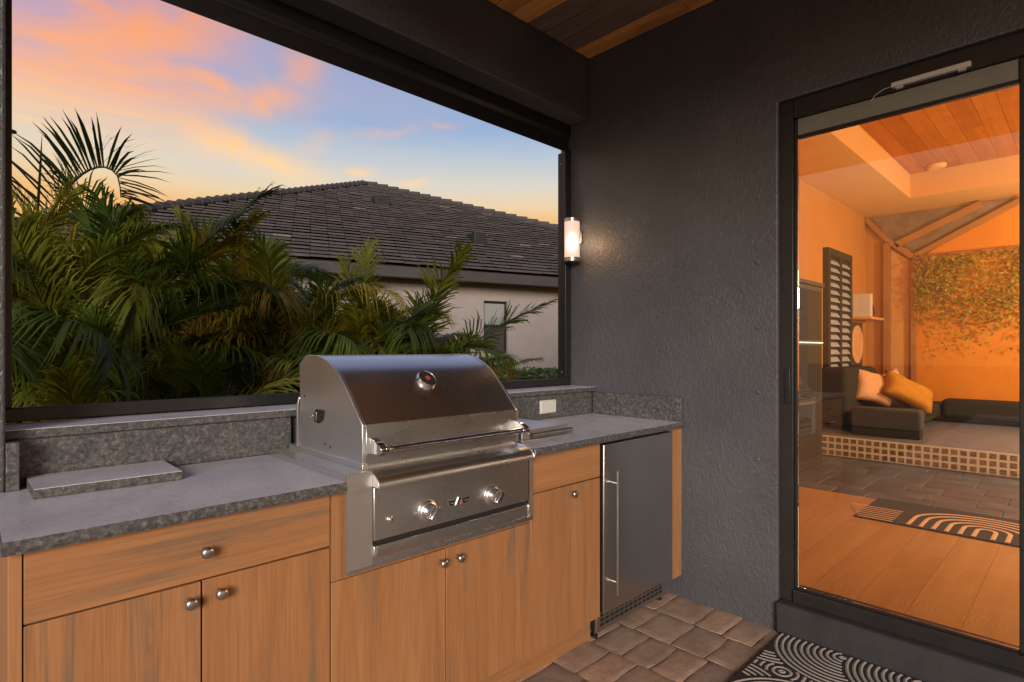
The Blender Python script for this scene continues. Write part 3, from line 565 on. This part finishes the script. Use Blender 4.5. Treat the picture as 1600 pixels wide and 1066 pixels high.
# lamps added out of view to the right to make the room glow
for x_, y_, e_ in ((4.7, -1.0, 150), (7.6, -.75, 200)):
    p = thing('added_room_lamp', 'added unseen globe lamp lighting the room, ' + ('nearer the glass door' if x_ < 5 else 'nearer the far wall'), 'lamp', (x_, y_, 2.3), 'added unseen lamps in the room')
    MB().lathe((x_, y_, 2.1), (0, 0, 1), [(0, .01), (.02, .07), (.1, .12), (.18, .07), (.2, .01)], 20).build('globe', 'lamp_glow', p, smooth=60)
    MB().tube([(x_, y_, 2.301), (x_, y_, ZT)], .004, 6).build('cord', 'black_plastic', p)
    q = bpy.data.lights.new('added_room_light', 'POINT'); q.energy = e_; q.color = (1, .80, .50); q.shadow_soft_size = .13; qo = bpy.data.objects.new('added_room_light', q); col.objects.link(qo); qo.location = (x_, y_, 1.94)
# far wall: made-up amber panel, the glow in the glass put into its colour
wn = thing('window_panel', 'large plain amber panel standing in for the glow in the door glass', 'blind', (XF, -.2, .7))
box('panel', 'amber_glow', (XF-.022, XF-.002, -2.2, 1.67, .60, 2.505), wn)
sh_ = thing('mirrored_foliage', 'loose yellow green leaves standing in for trees mirrored in the door glass', 'plants', (XF-.3, .2, ZP)); mb = MB(); tint = []; rl = random.Random(31)  # added leaves in place of the trees reflected by the glass
for i in range(14000):
    y = rl.uniform(-1.6, 1.66); z = 2.50-abs(rl.gauss(0, .52)); dens = .55+.45*math.sin(y*4.1+1)*math.sin(z*5.3+y*2)
    if z < 1.0 or rl.random() > dens+.15*(z-1.6): continue
    c_ = Vector((XF-.05-rl.uniform(0, .18), y, z)); a = Vector((rl.gauss(0, .35), rl.gauss(0, 1), rl.gauss(0, 1))).normalized(); b = a.cross(Vector((1, rl.gauss(0, .4), rl.gauss(0, .4)))).normalized(); s_ = rl.uniform(.012, .034)
    k = len(mb.v); mb.v += [tuple(c_+a*s_), tuple(c_+b*s_*.45), tuple(c_-a*s_), tuple(c_-b*s_*.45)]; mb.f.append((k, k+1, k+2, k+3)); tint += [rl.random()]*4
o = mb.build('leaves', 'amber_leaf', sh_, kind='stuff'); a_ = o.data.attributes.new('tint', 'FLOAT', 'POINT'); a_.data.foreach_set('value', tint)
MB().tube([(XF-.14, .45, ZP), (XF-.12, .5, 1.3), (XF-.12, .42, 2.2)], [.012, .010, .005], 6).build('stem', 'amber_leaf', sh_, smooth=60)
cg = thing('mirrored_cage', 'brown slanted beams standing in for the screen cage mirrored in the glass', 'beams', (XF, .7, 2.8))  # invented beams that copy the screen cage reflected in the glass
def beam(y0, z0, y1, z1, w2=.034):
    t = Vector((y1-y0, z1-z0)).normalized(); nn = Vector((-t.y, t.x))*w2
    MB().prism([(y0+nn.x, z0+nn.y), (y1+nn.x, z1+nn.y), (y1-nn.x, z1-nn.y), (y0-nn.x, z0-nn.y)], 'x', XF-.075, XF-.025).build('beam', 'beam_brown', cg, .004)
beam(1.71, 2.525, -2.2, 2.525); beam(2.262, 3.15, 1.99, 2.80); beam(1.99, 2.80, 1.71, 2.55); beam(1.68, 2.56, .60, 3.12); beam(1.91, 2.73, .98, 3.14, .045); beam(2.01, 2.77, 2.01, .85, .04); beam(1.70, 2.49, 1.70, .85, .03)
MB().prism([(2.21, 3.16), (.68, 3.16), (1.68, 2.62), (1.95, 2.80)], 'x', XF-.023, XF-.002).build('pane', 'smoky_pane', cg)
MB().prism([(.55, 3.16), (-2.1, 3.16), (-2.1, 2.56), (1.59, 2.56)], 'x', XF-.023, XF-.002).build('pane', 'amber_glow', cg)
MB().prism([(1.97, 2.70), (1.73, 2.48), (1.73, .90), (1.97, .90)], 'x', XF-.014, XF-.002).build('pane', 'peach_wall', cg)
# left wall furniture
cb = thing('display_cabinet', 'dark tall display cabinet with glowing shelf edge behind the door glass', 'cabinet', (5.8, 2.1, ZI))
box('carcass', 'dark_cabinet', (5.40, 6.165, 1.888, YL-.001, ZI+.001, 1.907), cb, .006); box('top', 'dark_cabinet', (5.37, 6.19, 1.872, YL-.001, 1.908, 1.945), cb, .004)
for z0, z1 in ((1.38, 1.86), (.82, 1.33), (.25, .77)): box('panel', 'sofa', (5.45, 6.11, 1.880, 1.8875, z0, z1), cb)
box('lit_shelf_edge', 'lamp_glow', (5.45, 6.155, 1.876, 1.8795, 1.352, 1.358), cb)
sh = thing('louvred_shutter', 'dark framed window shutter with rows of pale louvres inside the room', 'shutter', (7.9, YL, 1.0))
YS = YL-.065
MB().box(7.46, 7.54, YS, YL-.001, 1.02, 2.52).box(7.92, 7.99, YS, YL-.001, 1.02, 2.52).box(8.35, 8.42, YS, YL-.001, 1.02, 2.52).box(7.5405, 7.9195, YS, YL-.001, 2.44, 2.52).box(7.9905, 8.3495, YS, YL-.001, 2.44, 2.52).box(7.5405, 8.3495, YS+.045, YL-.001, 1.02, 2.439).build('frame', 'shutter_dark', sh)
for x0, x1 in ((7.543, 7.917), (7.993, 8.347)):
    for i in range(15): MB().prism([(YS+.003, 1.05+i*.092), (YS+.008, 1.044+i*.092), (YS+.042, 1.096+i*.092), (YS+.037, 1.102+i*.092)], 'x', x0, x1).build('louvre', 'shutter_white', sh)
wsf = thing('wall_shelf', 'thin orange wall shelf above the round wall ornament', 'shelf', (8.84, 2.2, 1.69)); box('board', 'peach_wall', (8.52, 9.16, 2.02, YL-.001, 1.69, 1.72), wsf)
bk = thing('book', 'pale book standing on the wall shelf', 'book', (8.66, 2.15, 1.721)); box('block', 'book', (8.61, 8.71, 2.05, 2.26, 1.721, 2.03), bk, .003)
MB().lathe((8.93, 2.15, 1.721), (0, 0, 1), [(0, .05), (.06, .08), (.16, .065), (.24, .025), (.30, .036)], 18).build('vase', 'dark_cabinet', None, smooth=50, label='small dark vase on the wall shelf beside the book', cat='vase')
ra = thing('wall_ornament', 'round carved ornament on a dark panel under the wall shelf', 'ornament', (8.78, YL, 1.36))
box('backing', 'dark_cabinet', (8.53, 9.07, YL-.018, YL-.001, 1.02, 1.66), ra)
MB().lathe((8.78, YL-.019, 1.36), (0, -1, 0), [(0, .26), (.015, .26), (.02, .247), (.02, .215), (.008, .208)], 32).build('ring', 'pillow_peach', ra, smooth=30)
for a in (-.117, -.039, .039, .117): box('bar', 'pillow_peach', (8.77+a, 8.79+a, YL-.033, YL-.0195, 1.20, 1.52), ra)
# platform and mosaic standing in for mirrored pool tile; sofa, pillows, ottoman
pf = thing('mirrored_pool_edge', 'low grey platform with mosaic tiles standing in for mirrored pool tile', 'platform', (7.9, .5, ZI))
box('top', 'grey_ledge', (6.715, XF-.002, -2.0, YL-.002, ZP-.03, ZP), pf, .004); box('core', 'slate', (6.73, XF-.004, -1.99, YL-.004, ZI+.0005, ZP-.0305), pf)
MB().box(6.7045, 6.7145, -2.0, YL-.002, ZI+.0005, ZP-.001).build('grout_bed', 'grout', pf); mb = MB(); nt_ = 0
for i in range(60):
    for j in range(3): mb.box(6.6985, 6.7042, YL-.014-i*.070-.046, YL-.014-i*.070, ZI+.014+j*.068, ZI+.014+j*.068+.044)
mb.build('tile_field', 'mosaic', pf, kind='stuff')
so = thing('sofa', 'dark high backed sofa with pillows seen through the door glass', 'sofa', (8.3, 1.6, ZP))
MB().prism([(7.22, 1.04), (7.30, 1.08), (8.45, 1.07), (8.78, .94), (9.08, .72), (9.22, .68), (9.22, ZP+.05), (7.22, ZP+.05)], 'y', 1.96, YL-.01).build('backrest', 'sofa', so, .05, seg=3)
box('seat', 'sofa', (7.2, 9.2, 1.36, 1.959, ZP+.05, .60), so, .06, seg=3); box('low_back', 'sofa', (8.95, 9.24, -2.0, 1.355, ZP+.05, .66), so, .06, seg=3)
for x in (7.28, 9.1): box('leg', 'shutter_dark', (x-.03, x+.03, 1.42, 1.48, ZP, ZP+.049), so)
def pillow(name, label, mat, c, w_, h_, th_, rot):
    bm = bmesh.new(); n_ = 12; top = {}
    for sgn in (1, -1):
        for j in range(n_+1):
            for i in range(n_+1):
                a, b = i/n_*2-1, j/n_*2-1; t_ = max(0, (1-a**4)*(1-b**4))**.55*th_; pin = 1-.16*(1-abs(a*b))*(max(abs(a), abs(b))**6); cr = 1+.10*math.sin(9*a+4*b)*math.sin(5*b-3*a)
                if sgn < 0 and (i in (0, n_) or j in (0, n_)): top[(-1, i, j)] = top[(1, i, j)]; continue
                top[(sgn, i, j)] = bm.verts.new((a*w_*pin, sgn*t_*cr, b*h_*pin))
        for j in range(n_):
            for i in range(n_): bm.faces.new([top[(sgn, i, j)], top[(sgn, i+1, j)], top[(sgn, i+1, j+1)], top[(sgn, i, j+1)]])
    bmesh.ops.recalc_face_normals(bm, faces=bm.faces); me = bpy.data.meshes.new(name); bm.to_mesh(me); bm.free(); me.shade_smooth(); me.materials.append(MT[mat])
    o = bpy.data.objects.new(name, me); col.objects.link(o); o.location = c; o.rotation_euler = rot; return tag(o, label, 'pillow', 'pillows on the sofa')
pillow('pillow', 'pale peach throw pillow on the dark sofa', 'pillow_peach', (7.86, 1.86, .83), .25, .21, .09, (R(-22), R(14), R(-38)))
pillow('pillow', 'small pale pillow half hidden between the two larger sofa pillows', 'pillow_peach', (8.40, 1.80, .84), .20, .17, .07, (R(-18), R(-24), R(-50)))
pillow('pillow', 'mustard yellow throw pillow leaning on the dark sofa', 'pillow_mustard', (8.05, 1.53, .775), .32, .17, .10, (R(-30), R(26), R(-46)))
om = thing('ottoman', 'dark block ottoman with grey side in front of the sofa', 'ottoman', (7.6, 1.5, ZP))
box('cushion', 'ottoman', (7.0, 7.19, 1.22, 1.86, .44, .66), om, .03, seg=3); box('base', 'sofa', (7.01, 7.18, 1.23, 1.85, ZP+.001, .439), om, .01)
rg = thing('room_rug', 'dark rug with cream arch lines on the wooden floor inside', 'rug', (4.7, .4, ZI))
box('base', 'rug_dark', (4.36, 5.02, -.9, 1.14, ZI+.001, ZI+.009), rg, .002)
mb = MB()
for k in range(2):
    cy = .46-1.0*k
    for i in range(6):
        r0 = .045+i*.066; pts = [(4.385, cy+r0), (4.55+.01*i, cy+r0)] + [(4.56+.01*i+.055*(i+1)*.9*math.sin(a), cy+r0*math.cos(a)) for a in [math.pi*q/16 for q in range(1, 16)]] + [(4.55+.01*i, cy-r0), (4.385, cy-r0)]
        ribbon(mb, pts, .024, ZI+.0095)
for i in range(7): ribbon(mb, [(4.385+i*.052, .92), (4.385+i*.052, 1.12+.02*i)], .018, ZI+.0095)
mb.build('arch_lines', 'rug_cream', rg, kind='stuff')
# ------------------------------------------------------------------ neighbour's house
HA = Vector((9.253, 8.02)); He = Vector((.9624, -.2717)); Hn = Vector((.2717, .9624)); ZE = 2.85; SL = 3.71/8
def H(t, q, z): p = HA + He*t + Hn*q; return (p.x, p.y, z)
nh = thing('neighbour_house', 'pale stucco house with dark brown tiled hip roof beyond the palms', 'house', H(0, 3, 0))
def hbox(mb, t0, t1, q0, q1, z0, z1):
    vs = [H(t, q, z) for z in (z0, z1) for t, q in ((t0, q0), (t1, q0), (t1, q1), (t0, q1))]
    return mb.add(vs, [(0, 3, 2, 1), (4, 5, 6, 7), (0, 1, 5, 4), (1, 2, 6, 5), (2, 3, 7, 6), (3, 0, 4, 7)])
wt0, wt1, wz0, wz1 = -1.58, -1.016, 1.208, 2.312
m = MB(); hbox(m, -9.0, wt0, .5, .75, -.5, 2.66); hbox(m, wt1, 10.2, .5, .75, -.5, 2.66); hbox(m, wt0, wt1, .5, .75, -.5, wz0); hbox(m, wt0, wt1, .5, .75, wz1, 2.66); hbox(m, -9, -8.8, .76, 14, -.5, 2.66); hbox(m, 10, 10.2, .76, 14, -.5, 2.66)
m.build('wall', 'house_wall', nh)
wi = hbox(MB(), wt0, wt0+.035, .56, .62, wz0, wz1); hbox(wi, wt1-.035, wt1, .56, .62, wz0, wz1); hbox(wi, wt0+.035, wt1-.035, .56, .62, wz1-.04, wz1); hbox(wi, wt0+.035, wt1-.035, .56, .62, wz0, wz0+.04); hbox(wi, wt0+.035, wt1-.035, .55, .62, 1.77, 1.815)
wi = wi.build('window', 'roof_vent', nh)
hbox(MB(), wt0+.035, wt1-.035, .585, .60, 1.816, wz1-.041).build('upper_pane', 'window_panel', wi); hbox(MB(), wt0+.035, wt1-.035, .585, .60, wz0+.041, 1.769).build('lower_pane', 'window_pane', wi)
m = MB(); hbox(m, -9.5, 10.7, 0, .06, 2.64, 2.83); hbox(m, -9.45, 10.65, .061, .50, 2.655, 2.675); m.build('fascia', 'fascia', nh)
AP = (-2.18, 8.0); TL, TR = -9.5, 10.72
def lim(q): f = q/AP[1]; return TL+(AP[0]-TL)*f, TR+(AP[0]-TR)*f
m = MB(); z_ = lambda q: ZE-.03+SL*q
m.add([H(TL, 0, z_(0)), H(TR, 0, z_(0)), H(AP[0], 8, z_(8)), H(AP[0], 16, z_(8)), H(TL, 22, z_(0)), H(TR, 22, z_(0))], [(0, 1, 2), (0, 2, 3, 4), (1, 5, 3, 2), (3, 5, 4)]).build('roof', 'fascia', nh)
roof = [o for o in col.objects if o.name.startswith('roof') and o.type == 'MESH'][0]
rt = random.Random(21); vs, fs, tn_ = [], [], []
ncr = 36
for k in range(ncr):
    q0 = 8.0*k/ncr; q1 = 8.0*(k+1)/ncr + .04; l0, l1 = lim(q0); m0, m1 = lim(min(q1, 8)); t = l0 + (.17 if k % 2 else 0)
    while t < l1:
        a, b = t, t+.33; t += .335; a = max(a, l0); b = min(b, l1)
        if b-a < .03: continue
        if a > 5.5: continue
        lift = .068+rt.uniform(-.006, .008); a2 = max(a, m0) if a <= m0 else a; b2 = min(b, m1)
        if b2 <= a2: a2, b2 = (a+b)/2-.01, (a+b)/2+.01
        i0 = len(vs); zz = lambda q: ZE+SL*q
        vs += [H(a+.004, q0-.02, zz(q0)+lift), H(b-.004, q0-.02, zz(q0)+lift), H(b2, q1, zz(q1)+.012), H(a2, q1, zz(q1)+.012), H(a+.004, q0-.024, zz(q0)+lift-.03), H(b-.004, q0-.024, zz(q0)+lift-.03), H(b2, q1, zz(q1)-.02), H(a2, q1, zz(q1)-.02)]
        fs += [(i0, i0+1, i0+2, i0+3), (i0+4, i0+5, i0+1, i0), (i0, i0+3, i0+7, i0+4), (i0+1, i0+5, i0+6, i0+2), (i0+4, i0+7, i0+6, i0+5)]; tn_ += [min(1, max(0, rt.gauss(.42, .15)+(.5 if rt.random() < .04 else 0)))]*8
m = MB(); m.v = vs; m.f = fs; o = m.build('roof_tiles', 'roof_tile', nh, kind='stuff')
at = o.data.attributes.new('tint', 'FLOAT', 'POINT'); at.data.foreach_set('value', tn_)
for (ta, tb) in ((TL, AP[0]), (TR, AP[0])):
    n_ = 44
    for i in range(n_):
        f = (i+.5)/n_; f2 = f+.62/n_; f1 = f-.5/n_
        if tb != ta and (ta+(tb-ta)*f) > 5.5: continue
        p0 = Vector(H(ta+(tb-ta)*f1, 8*f1, ZE+SL*8*f1+.075)); p1 = Vector(H(ta+(tb-ta)*f2, 8*f2, ZE+SL*8*f2+.045))
        MB().tube([p0, p1], [.115, .085], 8).build('ridge_cap', 'fascia', nh)
for tq, qq, s_ in ((-2.51, 4.88, .20), (-1.01, 1.89, .15)):
    vv = hbox(MB(), tq-s_, tq+s_, qq, qq+.5, ZE+SL*qq+.02, ZE+SL*qq+.34); vv.build('roof_vent', 'roof_vent', nh, .02)
# ------------------------------------------------------------------ palms
def frond_mesh(name, path, n_, ll, wl, vang, seed, droop=.35, dark=False, fwd=(50, 22), start=.14, Bfix=None):
    rnd = random.Random(seed); pts = [Vector(p) for p in path]; 
    # resample path
    def at_(t):
        f = t*(len(pts)-1); i = min(int(f), len(pts)-2); u = f-i
        p0 = pts[max(i-1, 0)]; p1 = pts[i]; p2 = pts[i+1]; p3 = pts[min(i+2, len(pts)-1)]
        return .5*((2*p1)+(p2-p0)*u+(2*p0-5*p1+4*p2-p3)*u*u+(3*p1-p0-3*p2+p3)*u**3)
    L_ = sum((pts[i+1]-pts[i]).length for i in range(len(pts)-1)); mb = MB(); tint = []
    cp = [at_(i/14) for i in range(15)]; mb.tube(cp, [L_*.0085*(1-.85*i/14)+.0015 for i in range(15)], 5); tint += [.55]*len(mb.v)
    for side in (-1, 1):
        for k in range(n_):
            t = start + (1-start)*(k+rnd.uniform(-.25, .25)+.3)/n_; t = min(max(t, 0), .995)
            p = at_(t); T = (at_(min(t+.03, 1))-at_(max(t-.03, 0))).normalized()
            B = T.cross(Vector((0, 0, 1))); B = B.normalized() if B.length > .05 else Vector((1, 0, 0)); Nn = B.cross(T).normalized()
            if Bfix is not None: B = Bfix; Nn = B.cross(T).normalized()
            an = R(fwd[0]+(fwd[1]-fwd[0])*t+rnd.uniform(-6, 6)); va = R(vang+rnd.uniform(-9, 9)); S = (B*side*math.cos(va)+Nn*math.sin(va))
            d = (T*math.cos(an)+S*math.sin(an)).normalized(); env = math.sin(math.pi*min(1, .18+.72*t))**.7; l = ll*env*rnd.uniform(.85, 1.1); w_ = wl*(.7+.3*env)
            ws = (d.cross(Nn*1.0+S*.3)); ws = ws.normalized() if ws.length > .01 else B
            if rnd.random() < .04: continue
            g = Vector((0, 0, -1)); dr = droop*rnd.uniform(.6, 1.5); q = [p, p+d*l*.35+g*l*dr*.06, p+d*l*.7+g*l*dr*.26, p+d*l*.98+g*l*dr*.62]; ww = [w_*.5, w_, w_*.72, .0006]
            b = len(mb.v); mb.v += [tuple(v_) for a_, h_ in zip(q, ww) for v_ in (a_-ws*h_/2, a_+ws*h_/2)]; mb.f += [(b+2*i, b+2*i+1, b+2*i+3, b+2*i+2) for i in range(3)]; tint += [rnd.uniform(.15, .9)]*8
    me = bpy.data.meshes.new(name); me.from_pydata(mb.v, [], mb.f); a_ = me.attributes.new('tint', 'FLOAT', 'POINT'); a_.data.foreach_set('value', tint); me.shade_smooth()
    me.materials.append(MT['frond_silhouette' if dark else 'frond']); return me
fm = []
for i in range(12):
    rr = random.Random(40+i); L_ = rr.uniform(1.25, 1.65); dr = (.10, .30, .55, .85)[i % 4]; pts = []; x = z = 0; ang = R(78-dr*14)
    for k in range(9): pts.append((x, rr.uniform(-.025, .025), z)); x += math.cos(ang)*L_/8; z += math.sin(ang)*L_/8; ang -= dr*R(25)*(.35+.16*k)
    fm.append((frond_mesh('frond', pts, 84, .50*L_/1.45, .0155, 24+rr.uniform(-8, 16), i, .65+.6*dr), dr))
palms = [ # x, y, crown base height, canes, fronds, scale, label
 (.16, 4.55, 1.25, 7, 54, 1.00, 'tall areca palm at the left edge of the opening'),
 (.90, 4.75, 1.25, 7, 56, 1.00, 'areca palm second from the left column'),
 (.55, 3.70, .55, 6, 46, .82, 'low dark areca palm in front near the left column'),
 (1.58, 4.85, 1.28, 7, 58, 1.02, 'areca palm with upright fronds before the left slope of the roof'),
 (1.40, 3.85, .55, 6, 46, .82, 'low areca palm behind the left end of the grill'),
 (2.22, 4.75, 1.10, 7, 54, .98, 'areca palm below the peak of the neighbouring roof'),
 (2.88, 4.55, 1.12, 7, 54, .95, 'yellowing areca palm rising behind the grill hood'),
 (2.20, 3.75, .52, 6, 40, .80, 'low areca palm directly behind the grill hood'),
 (3.20, 4.45, .80, 6, 42, .74, 'rightmost areca palm beside the window of the neighbouring house'),
 (2.55, 5.45, 1.25, 6, 50, .95, 'areca palm farthest back below the eave of the neighbouring house'),
 (2.62, 4.15, .86, 6, 44, .84, 'bushy areca palm just above the middle of the grill hood'),
 (1.95, 4.35, .98, 6, 46, .92, 'bushy areca palm just left of the grill hood')]
for pi, (px, py, ch, nc, nf, scl, lab) in enumerate(palms):
    rr = random.Random(100+pi); t = thing('areca_palm', lab, 'palm', (px, py, -.25), 'areca palms outside the opening'); tops = []
    for k in range(nc):
        a = rr.uniform(0, 6.28); r0 = rr.uniform(.03, .12); r1 = r0+rr.uniform(.08, .22); h_ = ch*rr.uniform(.75, 1.12)
        b0 = Vector((math.cos(a)*r0, math.sin(a)*r0, -.02)); b1 = Vector((math.cos(a)*r1, math.sin(a)*r1, h_+.25))
        MB().tube([wloc(t)+b0, wloc(t)+b0.lerp(b1, .5)+Vector((math.cos(a), math.sin(a), 0))*-.02, wloc(t)+b1], [.026, .02, .016], 7).build('stem', 'cane', t, smooth=60); tops.append((b1, a))
    for k in range(nf):
        b1, a = tops[k % nc]; me, dr = fm[rr.randrange(12)]
        o = bpy.data.objects.new('frond', me); col.objects.link(o); o.parent = t; o.location = b1-Vector((0, 0, rr.uniform(.0, .55)*(ch)))
        az = a*.4+rr.uniform(0, 6.28); s_ = scl*rr.uniform(.78, 1.12); o.scale = (s_, s_, s_); o.rotation_euler = Euler((rr.uniform(-.3, .3), rr.uniform(.0, 1.15)*(.45+.55*(k/nf)), az), 'XYZ')
# tall arched frond and a young spear frond against the sky
tp_ = bpy.data.objects['areca_palm']; o0 = wloc(tp_)
arch = [(.22, 4.72, 1.60), (.335, 4.61, 1.98), (.430, 4.52, 2.215), (.505, 4.45, 2.345), (.575, 4.38, 2.415), (.645, 4.31, 2.43), (.70, 4.255, 2.375), (.715, 4.24, 2.24)]
me = frond_mesh('frond', [Vector(p)-o0 for p in arch], 46, .44, .017, 58, 77, .30, True, (58, 80), .10, Vector((-.6976, -.7166, 0))); o = bpy.data.objects.new('frond', me); col.objects.link(o); o.parent = tp_; tag(o, 'arched frond in silhouette against the sky')
MB().tube([(.335, 4.71, 1.95), (.352, 4.70, 2.25), (.363, 4.69, 2.50), (.369, 4.69, 2.66)], [.008, .008, .006, .001], 6).build('spear_leaf', 'frond_silhouette', tp_)
t2 = [q for q in col.objects if q.name.startswith('areca_palm')][3]; o0 = wloc(t2)
for j, (dx, az_) in enumerate(((0, .5), (.10, -.4))):
    pth = [(1.227+dx, 4.667, 1.55), (1.217+dx, 4.677, 1.80), (1.206+dx, 4.687, 2.02), (1.19+dx*1.6-.02*j, 4.7, 2.16)]
    me = frond_mesh('frond', [Vector(p)-o0 for p in pth], 24, .34, .019, 20, 88+j, .05, False, (30, 12), .35); o = bpy.data.objects.new('frond', me); col.objects.link(o); o.parent = t2
# hedge along the neighbour's wall
hd = thing('hedge', 'clipped green hedge along the foot of the pale neighbouring wall', 'hedge', H(-.5, 0, -.25)); mb = MB(); tint = []; rr = random.Random(9)
for i in range(5200):
    t = rr.uniform(-4.0, 2.2); q = rr.uniform(-.55, .35); z = rr.uniform(.2, .86)+.05*math.sin(t*5)+.03*math.sin(t*13); z = z if rr.random() < .5 else .84+rr.uniform(-.06, .05)+.03*math.sin(t*7)
    c_ = Vector(H(t, q if rr.random() < .5 else -.55+rr.uniform(-.03, .05), z)); a = Vector((rr.gauss(0, 1), rr.gauss(0, 1), rr.gauss(0, 1))).normalized(); b = a.orthogonal().normalized(); s_ = rr.uniform(.03, .055)
    k = len(mb.v); mb.v += [tuple(c_+a*s_), tuple(c_+b*s_*.5), tuple(c_-a*s_), tuple(c_-b*s_*.5)]; mb.f.append((k, k+1, k+2, k+3)); tint += [rr.random()]*4
o = mb.build('foliage', 'hedge_leaf', hd, kind='stuff'); a_ = o.data.attributes.new('tint', 'FLOAT', 'POINT'); a_.data.foreach_set('value', tint)
hbox(MB(), -4.0, 2.2, -.45, .30, -.26, .72).build('branches', 'hedge_leaf', hd)
